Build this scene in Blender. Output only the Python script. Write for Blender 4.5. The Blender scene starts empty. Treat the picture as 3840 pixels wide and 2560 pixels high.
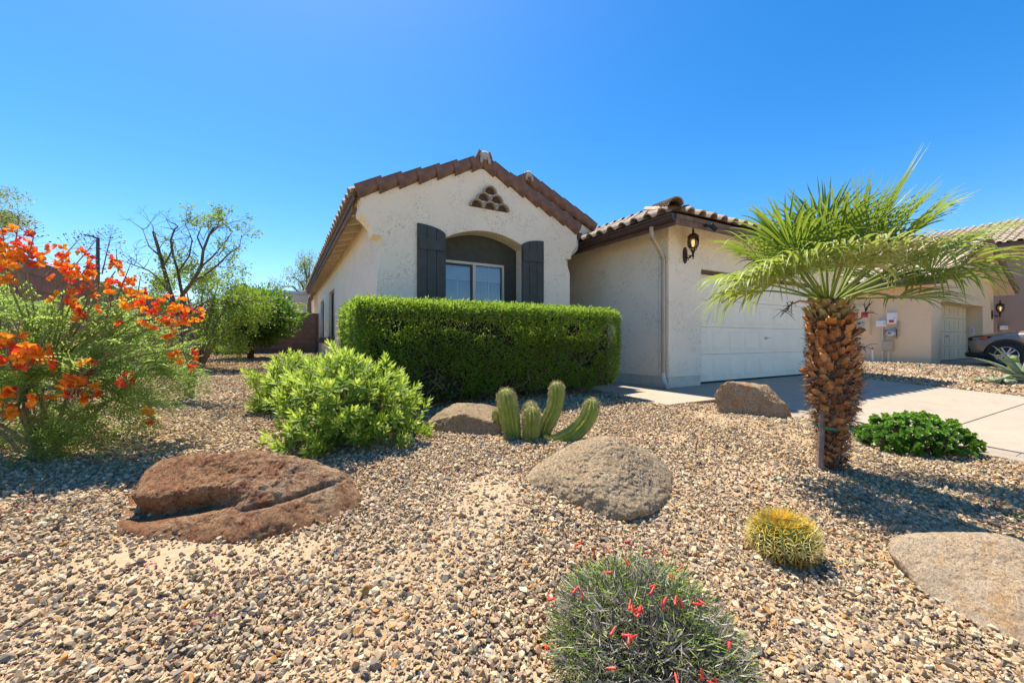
import bpy, bmesh, math, random
import numpy as np
from mathutils import Vector, Matrix, noise
from mathutils.geometry import tessellate_polygon
random.seed(11)
rng = np.random.default_rng(11)
SC = bpy.context.scene
COL = SC.collection
PI = math.pi

# ------------------------------------------------------------------ camera, sky, sun, exposure
# World axes: X runs along the house front (to the right), Y runs away from the street, Z up; z = 0 is the lens height.
F, CX, HY = 1511.0, 1920.0, 1275.0            # focal length, centre column and horizon row, in photograph pixels
A = math.radians(29.64)                       # camera turned this far right of +Y
sA, cA = math.sin(A), math.cos(A)
cam_d = bpy.data.cameras.new('camera'); cam = bpy.data.objects.new('camera', cam_d); COL.objects.link(cam)
cam.location = (0, 0, 0); cam.rotation_euler = (PI/2, 0, -A)
cam_d.sensor_width = 36.0; cam_d.lens = F/3840*36.0; cam_d.shift_y = (HY-1280)/3840
cam_d.clip_start = 0.05; cam_d.clip_end = 6000
SC.camera = cam

SUNV = Vector((-0.05, 0.47, 1.0)).normalized()           # towards the sun
w = bpy.data.worlds.new('World'); SC.world = w; w.use_nodes = True
nt = w.node_tree; nt.nodes.clear()
sky = nt.nodes.new('ShaderNodeTexSky'); sky.sky_type = 'NISHITA'; sky.sun_disc = False
sky.sun_elevation = math.asin(SUNV.z); sky.sun_rotation = math.atan2(SUNV.x, SUNV.y)
sky.altitude = 500; sky.air_density = 1.0; sky.dust_density = 0.6; sky.ozone_density = 3.0
hs = nt.nodes.new('ShaderNodeHueSaturation'); hs.inputs['Saturation'].default_value = 1.40
bg = nt.nodes.new('ShaderNodeBackground'); bg.inputs['Strength'].default_value = 0.099
wo = nt.nodes.new('ShaderNodeOutputWorld')
nt.links.new(sky.outputs[0], hs.inputs['Color']); nt.links.new(hs.outputs[0], bg.inputs[0]); nt.links.new(bg.outputs[0], wo.inputs[0])
sl = bpy.data.lights.new('sun', 'SUN'); sl.energy = 4.3; sl.angle = math.radians(0.5); sl.color = (1.0, 0.91, 0.77)
so = bpy.data.objects.new('sun', sl); COL.objects.link(so); so.location = (0, 10, 30)
so.rotation_euler = SUNV.to_track_quat('Z', 'Y').to_euler()
SC.render.engine = 'CYCLES'
SC.view_settings.view_transform = 'Standard'; SC.view_settings.look = 'None'
SC.view_settings.exposure = 1.15; SC.view_settings.gamma = 1.0; SC.view_settings.use_curve_mapping = False
SC.cycles.use_denoising = True; SC.cycles.max_bounces = 8; SC.cycles.transparent_max_bounces = 12
SC.cycles.diffuse_bounces = 4; SC.cycles.caustics_reflective = False; SC.cycles.caustics_refractive = False
SC.cycles.sample_clamp_indirect = 6.0; SC.cycles.sample_clamp_direct = 12.0

# ------------------------------------------------------------------ pixel -> place
def ray(px, py):
    u = (px-CX)/F
    return Vector((sA+u*cA, cA-u*sA, (HY-py)/F))          # depth 1 along the view
def at_d(px, py, d): return ray(px, py)*d
def at_Y(px, py, Y): r = ray(px, py); return r*(Y/r.y)
def at_X(px, py, X): r = ray(px, py); return r*(X/r.x)
def cam_depth(p): return p[0]*sA+p[1]*cA
RIGHT = Vector((cA, -sA, 0)); AWAY = Vector((sA, cA, 0)); UP = Vector((0, 0, 1))

def smooth(a, b, x):
    t = np.clip((np.asarray(x, float)-a)/(b-a), 0, 1); return t*t*(3-2*t)
_ys = np.array([-40, -6, 0, 1.2, 2, 3, 3.6, 4.4, 6.2, 9, 13, 17.5, 60])
_zs = np.array([-1.6, -1.5, -1.2, -1.09, -.985, -.895, -.86, -.81, -.76, -.67, -.58, -.52, -.5])
_yf = np.linspace(-40, 60, 4001); _zf = np.interp(_yf, _ys, _zs)
_k = np.hanning(41); _k /= _k.sum(); _zf = np.convolve(np.pad(_zf, 20, 'edge'), _k, 'valid')
def drive_z(Y): return np.maximum(-.84-.055*(4.8-np.minimum(Y, 4.8)), -1.55)
def neigh_z(Y): return np.maximum(-.78-.035*(4.8-np.minimum(Y, 4.8)), -1.5)
def terrain(X, Y):
    X = np.asarray(X, float); Y = np.asarray(Y, float)
    b = np.interp(Y, _yf, _zf)
    b = b+.05*np.exp(-((X-4.6)**2/.9+(Y-2.5)**2/.5))+.03*np.exp(-((X-2.2)**2/1.2+(Y-2.1)**2/.5))
    s = smooth(4.5, 5.75, X); dz = drive_z(Y)-.012
    z = b*(1-s)+dz*s
    n = smooth(12.5, 16.5, X); z = z*(1-n)+neigh_z(Y)*n
    far = smooth(60, 140, np.hypot(X, Y)); return z*(1-far)-1.0*far
def tz(x, y): return float(terrain(x, y))
def ground(px, py, dz=0.0):
    r = ray(px, py); lo, hi = .5, 60.0
    d = lo
    while d < hi:
        p = r*d
        if p.z < tz(p.x, p.y)+dz: break
        d += .02
    return r*d

# ------------------------------------------------------------------ objects
W = {}                                                    # world matrix of every parent
def link(o, parent=None, mat_world=None):
    COL.objects.link(o)
    mw = mat_world if mat_world is not None else Matrix.Identity(4)
    if parent is not None:
        o.parent = parent; o.matrix_parent_inverse = W[parent.name].inverted()
    o.matrix_basis = mw
    W[o.name] = mw
    return o
def tag(o, label, cat=None, group=None, kind=None):
    if label: o['label'] = label
    if cat: o['category'] = cat
    if group: o['group'] = group
    if kind: o['kind'] = kind
    return o
def thing(name, label, cat, loc, group=None):
    o = bpy.data.objects.new(name, None); o.empty_display_size = .1
    link(o, None, Matrix.Translation(Vector(loc)))
    return tag(o, label, cat, group)
def np_mesh(name, V, Fc, mat, smooth_=False, rnd=None, col=None):
    V = np.asarray(V, np.float32); Fc = np.asarray(Fc, np.int32)
    me = bpy.data.meshes.new(name); k = Fc.shape[1]
    me.vertices.add(len(V)); me.vertices.foreach_set('co', V.ravel())
    me.loops.add(Fc.size); me.loops.foreach_set('vertex_index', Fc.ravel())
    me.polygons.add(len(Fc)); me.polygons.foreach_set('loop_start', np.arange(0, Fc.size, k, dtype=np.int32))
    if smooth_: me.polygons.foreach_set('use_smooth', np.ones(len(Fc), bool))
    if rnd is not None:
        a = me.attributes.new('rnd', 'FLOAT', 'POINT'); a.data.foreach_set('value', np.asarray(rnd, np.float32))
    if col is not None:
        a = me.attributes.new('col', 'FLOAT_COLOR', 'POINT'); a.data.foreach_set('color', np.asarray(col, np.float32).ravel())
    me.update(calc_edges=True); me.validate()
    if mat: me.materials.append(mat)
    return me
def ob(name, me, parent=None, mw=None):
    return link(bpy.data.objects.new(name, me), parent, mw)
class MB:
    def __init__(s): s.v = []; s.f = []
    def quad(s, a, b, c, d):
        n = len(s.v); s.v += [tuple(a), tuple(b), tuple(c), tuple(d)]; s.f.append((n, n+1, n+2, n+3)); return s
    def box(s, x0, x1, y0, y1, z0, z1, M=None):
        n = len(s.v); P = [Vector((x, y, z)) for z in (z0, z1) for y in (y0, y1) for x in (x0, x1)]
        if M is not None: P = [M @ p for p in P]
        s.v += [tuple(p) for p in P]
        s.f += [tuple(n+i for i in q) for q in ((0, 2, 3, 1), (4, 5, 7, 6), (0, 1, 5, 4), (2, 6, 7, 3), (0, 4, 6, 2), (1, 3, 7, 5))]
        return s
    def beam(s, a, b, w, h, up=(0, 0, 1)):
        a = Vector(a); b = Vector(b); t = (b-a); L = t.length; t.normalize()
        sd = t.cross(Vector(up)); sd.normalize(); u = sd.cross(t)
        M = Matrix((sd, t, u)).transposed().to_4x4(); M.translation = a
        return s.box(-w/2, w/2, 0, L, -h/2, h/2, M)
    def tube(s, pts, rad, n=8, cap=True, flat=1.0):
        pts = [Vector(p) for p in pts]; m = len(pts)
        if not hasattr(rad, '__len__'): rad = [rad]*m
        base = len(s.v); u = None
        for i, p in enumerate(pts):
            t = (pts[min(i+1, m-1)]-pts[max(i-1, 0)])
            if t.length < 1e-9: t = Vector((0, 0, 1))
            t.normalize()
            if u is None:
                u = t.orthogonal().normalized()
            else:
                u = (u-t*u.dot(t))
                u = u.normalized() if u.length > 1e-6 else t.orthogonal().normalized()
            v = t.cross(u)
            for k in range(n):
                a = 2*PI*k/n; q = p+(u*math.cos(a)+v*math.sin(a)*flat)*rad[i]; s.v.append(tuple(q))
        for i in range(m-1):
            for k in range(n):
                a = base+i*n+k; b = base+i*n+(k+1) % n; s.f.append((a, b, b+n, a+n))
        if cap:
            s.f.append(tuple(base+k for k in reversed(range(n)))); s.f.append(tuple(base+(m-1)*n+k for k in range(n)))
        return s
    def lathe(s, prof, c=(0, 0, 0), n=16, M=None):
        base = len(s.v)
        for r, z in prof:
            for k in range(n):
                a = 2*PI*k/n; p = Vector((r*math.cos(a), r*math.sin(a), z))
                if M is not None: p = M @ p
                s.v.append((p.x+c[0], p.y+c[1], p.z+c[2]))
        for i in range(len(prof)-1):
            for k in range(n):
                a = base+i*n+k; b = base+i*n+(k+1) % n; s.f.append((a, b, b+n, a+n))
        s.f.append(tuple(base+k for k in reversed(range(n)))); s.f.append(tuple(base+(len(prof)-1)*n+k for k in range(n)))
        return s
    def poly_extrude(s, outer, holes, fn, t0, t1):
        """2-D polygon with holes -> slab; fn(a, b, t) gives the 3-D point"""
        loops = [list(outer)]+[list(h) for h in holes]
        tri = tessellate_polygon([[Vector((a, b, 0)) for a, b in l] for l in loops])
        flat = [p for l in loops for p in l]; n = len(s.v); m = len(flat)
        s.v += [tuple(fn(a, b, t0)) for a, b in flat]+[tuple(fn(a, b, t1)) for a, b in flat]
        for t in tri:
            s.f.append((n+t[0], n+t[1], n+t[2])); s.f.append((n+m+t[2], n+m+t[1], n+m+t[0]))
        k = 0
        for l in loops:
            for i in range(len(l)):
                a = n+k+i; b = n+k+(i+1) % len(l); s.f.append((a, b, b+m, a+m))
            k += len(l)
        return s
    def mesh(s, name, mat, smooth_=False, fix=True):
        me = bpy.data.meshes.new(name); me.from_pydata(s.v, [], s.f)
        if fix:
            bm = bmesh.new(); bm.from_mesh(me); bmesh.ops.recalc_face_normals(bm, faces=bm.faces); bm.to_mesh(me); bm.free()
        if smooth_: me.polygons.foreach_set('use_smooth', [True]*len(me.polygons))
        me.update()
        if mat: me.materials.append(mat)
        return me
    def build(s, name, mat, parent=None, smooth_=False, mw=None):
        return ob(name, s.mesh(name, mat, smooth_), parent, mw)

# ------------------------------------------------------------------ materials
def new_mat(name):
    m = bpy.data.materials.new(name); m.use_nodes = True; n = m.node_tree; n.nodes.clear()
    out = n.nodes.new('ShaderNodeOutputMaterial'); return m, n, out
def N(n, t, **kw):
    x = n.nodes.new(t)
    for k, v in kw.items():
        if k in x.inputs: x.inputs[k].default_value = v
        else: setattr(x, k, v)
    return x
def coords(n, scale=1.0):
    tc = N(n, 'ShaderNodeTexCoord'); mp = N(n, 'ShaderNodeMapping'); mp.inputs['Scale'].default_value = (scale,)*3 if not hasattr(scale, '__len__') else scale
    n.links.new(tc.outputs['Object'], mp.inputs[0]); return mp.outputs[0]
def ramp(n, fac, stops):
    r = N(n, 'ShaderNodeValToRGB'); e = r.color_ramp.elements
    while len(e) < len(stops): e.new(.5)
    for i, (p, c) in enumerate(stops): e[i].position = p; e[i].color = (*c, 1) if len(c) == 3 else c
    n.links.new(fac, r.inputs[0]); return r.outputs[0]
def noise_f(n, vec, scale, detail=6, rough=.6, dist=0.0):
    x = N(n, 'ShaderNodeTexNoise'); x.inputs['Scale'].default_value = scale; x.inputs['Detail'].default_value = detail
    x.inputs['Roughness'].default_value = rough; x.inputs['Distortion'].default_value = dist
    n.links.new(vec, x.inputs['Vector']); return x.outputs['Fac']
def bump(n, h, strength, dist, prev=None):
    b = N(n, 'ShaderNodeBump'); b.inputs['Strength'].default_value = strength; b.inputs['Distance'].default_value = dist
    n.links.new(h, b.inputs['Height'])
    if prev is not None: n.links.new(prev, b.inputs['Normal'])
    return b.outputs[0]
def mixc(n, fac, a, b, mode='MIX'):
    m = N(n, 'ShaderNodeMix'); m.data_type = 'RGBA'; m.blend_type = mode
    for s, v in ((0, fac), (6, a), (7, b)):
        if hasattr(v, 'is_linked') or isinstance(v, bpy.types.NodeSocket): n.links.new(v, m.inputs[s])
        else: m.inputs[s].default_value = v if s == 0 else (*v, 1)
    return m.outputs[2]
def plain(name, c, rough=.6, var=.12, scale=14, metal=0.0, bmp=.0, bscale=60, spec=.5, c2=None):
    """one colour with uneven wear"""
    m, n, out = new_mat(name); v = coords(n); f = noise_f(n, v, scale)
    c2 = c2 or tuple(x*(1-2*var) for x in c)
    col = ramp(n, f, [(.3, c2), (.7, tuple(min(1, x*(1+var)) for x in c))])
    p = N(n, 'ShaderNodeBsdfPrincipled'); p.inputs['Roughness'].default_value = rough; p.inputs['Metallic'].default_value = metal
    p.inputs['Specular IOR Level'].default_value = spec
    n.links.new(col, p.inputs['Base Color'])
    if bmp: n.links.new(bump(n, noise_f(n, v, bscale), bmp, .01), p.inputs['Normal'])
    n.links.new(p.outputs[0], out.inputs[0]); return m
def stucco(name, c, c2, speck=.55, bs=1.0, bev=True):
    m, n, out = new_mat(name); v = coords(n)
    big = noise_f(n, v, 1.3, 5, .6); lace = noise_f(n, v, 34, 5, .6, 1.6); fine = noise_f(n, v, 140, 4, .6)
    col = ramp(n, big, [(.3, c2), (.7, c)])
    lm = ramp(n, lace, [(.40, (0, 0, 0)), (.46, (1, 1, 1))])       # knock-down pits
    dark = tuple(x*speck for x in c2)
    msk = noise_f(n, v, 2.6, 3, .5)
    mk = ramp(n, msk, [(.42, (1, 1, 1)), (.62, (0, 0, 0))])
    lm2 = mixc(n, 1.0, lm, mk, 'LIGHTEN')
    col = mixc(n, lm2, dark, col)
    p = N(n, 'ShaderNodeBsdfPrincipled'); p.inputs['Roughness'].default_value = .92; p.inputs['Specular IOR Level'].default_value = .2
    n.links.new(col, p.inputs['Base Color'])
    nb = None
    if bev:
        b = N(n, 'ShaderNodeBevel'); b.samples = 4; b.inputs['Radius'].default_value = .025; nb = b.outputs[0]
    nb = bump(n, lace, .35*bs, .012, nb); nb = bump(n, fine, .3*bs, .004, nb)
    n.links.new(nb, p.inputs['Normal']); n.links.new(p.outputs[0], out.inputs[0]); return m
def leaf_mat(name, stops, trans, tfac=.4, rough=.55, spec=.3):
    m, n, out = new_mat(name); a = N(n, 'ShaderNodeAttribute'); a.attribute_name = 'rnd'
    col = ramp(n, a.outputs['Fac'], stops)
    p = N(n, 'ShaderNodeBsdfPrincipled'); p.inputs['Roughness'].default_value = rough; p.inputs['Specular IOR Level'].default_value = spec
    n.links.new(col, p.inputs['Base Color'])
    t = N(n, 'ShaderNodeBsdfTranslucent'); tc = mixc(n, .6, col, trans); n.links.new(tc, t.inputs[0])
    mx = N(n, 'ShaderNodeMixShader'); mx.inputs[0].default_value = tfac
    n.links.new(p.outputs[0], mx.inputs[1]); n.links.new(t.outputs[0], mx.inputs[2]); n.links.new(mx.outputs[0], out.inputs[0]); return m
def attr_mat(name, rough=.7, trans=0.0, spec=.4):
    """colour straight from the 'col' attribute of the mesh (each petal, needle or scale has its own)"""
    m, n, out = new_mat(name); a = N(n, 'ShaderNodeAttribute'); a.attribute_name = 'col'
    p = N(n, 'ShaderNodeBsdfPrincipled'); p.inputs['Roughness'].default_value = rough; p.inputs['Specular IOR Level'].default_value = spec
    n.links.new(a.outputs['Color'], p.inputs['Base Color'])
    if trans:
        t = N(n, 'ShaderNodeBsdfTranslucent'); n.links.new(a.outputs['Color'], t.inputs[0])
        mx = N(n, 'ShaderNodeMixShader'); mx.inputs[0].default_value = trans
        n.links.new(p.outputs[0], mx.inputs[1]); n.links.new(t.outputs[0], mx.inputs[2]); n.links.new(mx.outputs[0], out.inputs[0])
    else: n.links.new(p.outputs[0], out.inputs[0])
    return m
M = {}
M['stucco'] = stucco('cream_stucco', (.88, .79, .625), (.82, .73, .57), .62)
M['stucco_n'] = stucco('tan_stucco', (.78, .60, .39), (.73, .56, .36), .85, .5, False)
M['stucco_b'] = stucco('brown_stucco', (.40, .275, .205), (.365, .25, .185), .85, .5, False)
M['plinth'] = plain('plinth_render', (.68, .61, .49), .9, .08, 6, bmp=.3, bscale=80, spec=.2)
M['trim'] = plain('brown_trim_paint', (.13, .085, .062), .75, .1, 5, spec=.2)
M['trimgrey'] = plain('weathered_fascia', (.19, .13, .095), .8, .2, (9), bmp=.2, spec=.2)
M['soffit'] = plain('soffit_paint', (.62, .52, .38), .7, .06, 4)
M['gutter'] = plain('gutter_enamel', (.075, .043, .034), .32, .06, 3)
M['spout'] = plain('downspout_enamel', (.47, .39, .29), .4, .06, 4)
M['spoutwhite'] = plain('downspout_cream', (.64, .60, .52), .4, .06, 4)
M['shutter'] = plain('shutter_paint', (.048, .054, .046), .6, .14, 7, bmp=.15, bscale=40)
M['recess'] = plain('dark_green_recess_paint', (.062, .064, .05), .85, .12, 9, bmp=.5, bscale=60)
M['frame'] = plain('window_frame_almond', (.62, .56, .46), .45, .04, 5)
M['bronze'] = plain('bronze_window_frame', (.02, .02, .022), .4, .1, 5)
M['door'] = plain('garage_door_enamel', (.90, .83, .66), .5, .03, 2)
M['door_n'] = plain('neighbour_door_enamel', (.70, .60, .40), .5, .03, 2)
M['black'] = plain('black_rubber', (.012, .012, .013), .7, .2, 9)
M['iron'] = plain('oiled_bronze_iron', (.05, .03, .022), .5, .3, 30, metal=.4)
M['tile_rake'] = plain('rake_tile_brown', (.185, .105, .075), .75, .28, 9, bmp=.35, bscale=70, c2=(.10, .058, .045))
M['sill'] = plain('painted_foam_sill', (.10, .085, .065), .8, .3, 14, bmp=.5)
M['white'] = plain('white_enamel', (.78, .78, .76), .4, .04, 4)
M['whitep'] = plain('white_patio_paint', (.72, .70, .64), .6, .05, 4)
M['steel'] = plain('galvanised_steel', (.5, .52, .54), .4, .12, 8, metal=.6)
M['red'] = plain('red_sticker', (.55, .03, .05), .5, .05, 8)
M['greenplastic'] = plain('green_plastic_tie', (.02, .22, .13), .45, .1, 8)
M['stakewood'] = plain('weathered_stake_wood', (.30, .21, .17), .8, .25, (14), bmp=.4)
M['deck'] = plain('roof_underlay', (.05, .045, .04), .9, .1, 5)
def tile_mat(name, c1, c2, c3):
    m, n, out = new_mat(name); v = coords(n); oi = N(n, 'ShaderNodeObjectInfo')
    g = noise_f(n, v, 6, 6, .65); at = N(n, 'ShaderNodeAttribute'); at.attribute_name = 'rnd'
    ad = N(n, 'ShaderNodeMath'); ad.operation = 'ADD'; n.links.new(oi.outputs['Random'], ad.inputs[0]); n.links.new(at.outputs['Fac'], ad.inputs[1])
    fr = N(n, 'ShaderNodeMath'); fr.operation = 'FRACT'; n.links.new(ad.outputs[0], fr.inputs[0])
    base = ramp(n, fr.outputs[0], [(.0, c1), (.5, c2), (1.0, c3)])
    col = mixc(n, .55, base, ramp(n, g, [(.3, (.35, .35, .35)), (.7, (1.15, 1.15, 1.15))]), 'MULTIPLY')
    p = N(n, 'ShaderNodeBsdfPrincipled'); p.inputs['Roughness'].default_value = .85; n.links.new(col, p.inputs['Base Color'])
    n.links.new(bump(n, noise_f(n, v, 70), .35, .006), p.inputs['Normal']); n.links.new(p.outputs[0], out.inputs[0]); return m
M['tile'] = tile_mat('concrete_roof_tile', (.40, .31, .23), (.33, .25, .185), (.45, .36, .27))
M['tile_n'] = tile_mat('neighbour_roof_tile', (.50, .40, .28), (.44, .35, .25), (.54, .44, .32))
def concrete(name, c, c2):
    m, n, out = new_mat(name); v = coords(n)
    a = noise_f(n, v, .8, 6, .6); b = noise_f(n, v, 9, 8, .7); st = noise_f(n, v, 3.1, 4, .5, .6)
    col = ramp(n, a, [(.3, c2), (.7, c)]); col = mixc(n, .35, col, ramp(n, b, [(.3, (.7, .68, .66)), (.7, (1.1, 1.1, 1.1))]), 'MULTIPLY')
    col = mixc(n, ramp(n, st, [(.56, (0, 0, 0)), (.74, (.45, .45, .45))]), col, tuple(x*.6 for x in c2))
    p = N(n, 'ShaderNodeBsdfPrincipled'); p.inputs['Roughness'].default_value = .85; n.links.new(col, p.inputs['Base Color'])
    n.links.new(bump(n, noise_f(n, v, 160), .25, .004), p.inputs['Normal']); n.links.new(p.outputs[0], out.inputs[0]); return m
M['concrete'] = concrete('broom_concrete', (.40, .335, .25), (.355, .295, .225))
M['paver'] = concrete('paver_concrete', (.37, .30, .225), (.32, .265, .20))
M['block'] = tile_mat('slump_block', (.30, .175, .118), (.265, .152, .104), (.33, .195, .135))
M['mortar'] = plain('mortar_joint', (.19, .112, .08), .95, .1, 20)
def glass_mat(name, tint, refl=.14):
    m, n, out = new_mat(name)
    tr = N(n, 'ShaderNodeBsdfTransparent'); tr.inputs[0].default_value = (*tint, 1)
    gl = N(n, 'ShaderNodeBsdfGlossy'); gl.inputs['Roughness'].default_value = .03
    fr = N(n, 'ShaderNodeFresnel'); fr.inputs[0].default_value = 1.5
    ad = N(n, 'ShaderNodeMath'); ad.operation = 'ADD'; ad.inputs[1].default_value = refl; n.links.new(fr.outputs[0], ad.inputs[0])
    mx = N(n, 'ShaderNodeMixShader'); n.links.new(ad.outputs[0], mx.inputs[0]); n.links.new(tr.outputs[0], mx.inputs[1]); n.links.new(gl.outputs[0], mx.inputs[2])
    n.links.new(mx.outputs[0], out.inputs[0]); return m
M['glass'] = glass_mat('window_glass', (.82, .86, .9), .06)
M['darkglass'] = glass_mat('dark_window_glass', (.08, .09, .1), .12)
M['clearglass'] = glass_mat('lantern_glass', (.8, .78, .7), .04)
# ------------------------------------------------------------------ ground, driveway, walk
def sand_mat():
    m, n, out = new_mat('sandy_soil'); v = coords(n)
    a = noise_f(n, v, 1.1, 6, .6); b = noise_f(n, v, 28, 8, .7)
    col = ramp(n, a, [(.3, (.42, .30, .18)), (.7, (.50, .375, .24))])
    col = mixc(n, .6, col, ramp(n, b, [(.3, (.55, .5, .45)), (.7, (1.15, 1.15, 1.15))]), 'MULTIPLY')
    # far out, where single stones can no longer be told apart, the gravel's own speckle
    vo = N(n, 'ShaderNodeTexVoronoi'); vo.inputs['Scale'].default_value = 24; n.links.new(v, vo.inputs['Vector'])
    sep = N(n, 'ShaderNodeSeparateColor'); n.links.new(vo.outputs['Color'], sep.inputs[0])
    gc = ramp(n, sep.outputs[0], [(0, (.16, .13, .12)), (.3, (.36, .27, .2)), (.6, (.52, .42, .32)), (1, (.62, .54, .44))])
    gc = mixc(n, .5, gc, ramp(n, vo.outputs['Distance'], [(.2, (1, 1, 1)), (.6, (.4, .4, .4))]), 'MULTIPLY')
    at = N(n, 'ShaderNodeAttribute'); at.attribute_name = 'rnd'
    col = mixc(n, at.outputs['Fac'], col, gc)
    p = N(n, 'ShaderNodeBsdfPrincipled'); p.inputs['Roughness'].default_value = .95; p.inputs['Specular IOR Level'].default_value = .15
    n.links.new(col, p.inputs['Base Color']); n.links.new(bump(n, b, .6, .02), p.inputs['Normal'])
    n.links.new(p.outputs[0], out.inputs[0]); return m
M['sand'] = sand_mat()
HOUSE_X0 = 1.29
xs = np.concatenate([[-900, -400, -200, -100, -50, -25, -14, -9], np.arange(-6, 6.01, .08), np.arange(6.2, 16, .2), np.arange(16.5, 32, .7), [36, 45, 60, 100, 200, 400, 900]])
ys = np.concatenate([[-900, -400, -200, -100, -50, -25, -12, -6, -3, -1.5], np.arange(-.6, 8, .08), np.arange(8.1, 20, .25), [21, 24, 30, 40, 60, 100, 200, 400, 900]])
GX, GY = np.meshgrid(xs, ys, indexing='ij')
GZ = terrain(GX, GY)
near = (np.abs(GX) < 16) & (GY > -1) & (GY < 20)
mic = np.zeros_like(GZ)
for (i, j) in zip(*np.nonzero(near)):
    mic[i, j] = .018*noise.noise(Vector((GX[i, j]*1.3, GY[i, j]*1.3, 3.1)))
GZ = GZ+mic
slab = (GX > 5.78) & (GX < 11.75) & (GY < 4.85)
walk = (GX > 4.42) & (GX <= 5.95) & (GY > 3.62) & (GY < 12)
GZ = np.where(slab | walk, GZ-.06, GZ)
ny = len(ys); idx = np.arange(len(xs)*ny).reshape(len(xs), ny)
FQ = np.stack([idx[:-1, :-1], idx[1:, :-1], idx[1:, 1:], idx[:-1, 1:]], -1).reshape(-1, 4)
GV = np.stack([GX, GY, GZ], -1).reshape(-1, 3)
dep = GX*sA+GY*cA
gm = smooth(9, 13, dep).reshape(-1)
tag(ob('ground', np_mesh('ground', GV, FQ, M['sand'], True, rnd=gm)), 'tan sandy soil of the front yard under the gravel', kind='structure')

DX0, DX1 = 6.02, 11.55
def sheet(name, x0, x1, y0, y1, zf, mat, th, parent=None, nx=2, ny=8, kind=None, gap=0.0):
    mb = MB(); X = np.linspace(x0+gap, x1-gap, nx); Y = np.linspace(y0+gap, y1-gap, ny)
    top = [[len(mb.v)+i*ny+j for j in range(ny)] for i in range(nx)]
    for x in X:
        for y in Y: mb.v.append((x, y, float(zf(x, y))))
    off = len(mb.v)
    for x in X:
        for y in Y: mb.v.append((x, y, float(zf(x, y))-th))
    for i in range(nx-1):
        for j in range(ny-1):
            q = (top[i][j], top[i+1][j], top[i+1][j+1], top[i][j+1]); mb.f.append(q); mb.f.append(tuple(off+k for k in reversed(q)))
    rim = [top[i][0] for i in range(nx)]+[top[-1][j] for j in range(1, ny)]+[top[i][-1] for i in range(nx-2, -1, -1)]+[top[0][j] for j in range(ny-2, 0, -1)]
    for k in range(len(rim)):
        a, b = rim[k], rim[(k+1) % len(rim)]; mb.f.append((a, b, b+off, a+off))
    o = mb.build(name, mat, parent)
    if kind: o['kind'] = kind
    return o
dz = lambda x, y: drive_z(y)
drv = sheet('driveway', DX0, DX1, -14, 4.98, lambda x, y: drive_z(y)-.02, M['mortar'], .06, kind='structure', ny=60)
tag(drv, 'pale concrete driveway with saw-cut joints in front of the garage')
for (y0, y1) in ((3.25, 4.97), (1.55, 3.25), (-1.7, 1.55), (-5, -1.7)):
    sheet('slab', DX0, DX1, y0, y1, dz, M['concrete'], .019, drv, ny=6, gap=.009 if y0 < 3 else .005)
yy = 3.52
while yy > -3:                                             # paver border along the near edge
    for k, (a, b) in enumerate(((5.62, 5.81), (5.81, 6.0))):
        sheet('paver', a, b, yy-.3+.1*k, yy+.1*k, lambda x, y: drive_z(y)-.004, M['paver'], .05, drv, ny=2, gap=.003)
    yy -= .3
wk = sheet('walkway', 4.36, 6.0, 3.56, 10.5, lambda x, y: -.862, M['mortar'], .06, kind='structure')
tag(wk, 'concrete entry walk beside the garage wall')
for (y0, y1, x1) in ((3.56, 4.86, 6.0), (4.86, 6.4, 5.86), (6.4, 8.0, 5.86), (8.0, 10.5, 5.86)):
    sheet('slab', 4.36, x1, y0, y1, lambda x, y: -.842, M['concrete'], .1, wk, gap=.005)
nd = sheet('neighbour_driveway', 18.9, 24.6, -14, 5.4, lambda x, y: neigh_z(y)+.02, M['concrete'], .12, kind='structure', ny=30)
tag(nd, 'concrete driveway under the parked car next door')
st = sheet('street', -200, 200, -24, -14.02, lambda x, y: -1.6, plain('asphalt', (.055, .053, .05), .9, .15, 8, bmp=.4), .2, kind='structure', ny=3)
tag(st, 'asphalt street in front of the yard')

# loose stones
def rock_shape(dirs, planes, p):
    """radius in each direction for a smooth intersection of half spaces (normal, distance)"""
    n = np.array([q[0] for q in planes], float); n /= np.linalg.norm(n, axis=1)[:, None]; d = np.array([q[1] for q in planes], float)
    s = np.maximum(dirs @ n.T, 0)/d[None, :]
    return (s**p).sum(1)**(-1.0/p)
def ico(sub):
    bm = bmesh.new(); bmesh.ops.create_icosphere(bm, subdivisions=sub, radius=1.0)
    V = np.array([v.co[:] for v in bm.verts]); Fc = np.array([[v.index for v in f.verts] for f in bm.faces]); bm.free(); return V, Fc
ICO = {k: ico(k) for k in (1, 2, 3, 5, 6, 7)}
def stone_mat():
    m, n, out = new_mat('gravel_stone'); a = N(n, 'ShaderNodeAttribute'); a.attribute_name = 'col'; a.attribute_type = 'INSTANCER'
    v = coords(n); f = noise_f(n, v, 2.3, 5, .7)
    col = mixc(n, .5, a.outputs['Color'], ramp(n, f, [(.3, (.72, .70, .68)), (.7, (1.18, 1.16, 1.14))]), 'MULTIPLY')
    p = N(n, 'ShaderNodeBsdfPrincipled'); p.inputs['Roughness'].default_value = .85; p.inputs['Specular IOR Level'].default_value = .25
    n.links.new(col, p.inputs['Base Color']); n.links.new(p.outputs[0], out.inputs[0]); return m
pebs = bpy.data.collections.new('gravel_stone_shapes')
gm_ = stone_mat()
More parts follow.
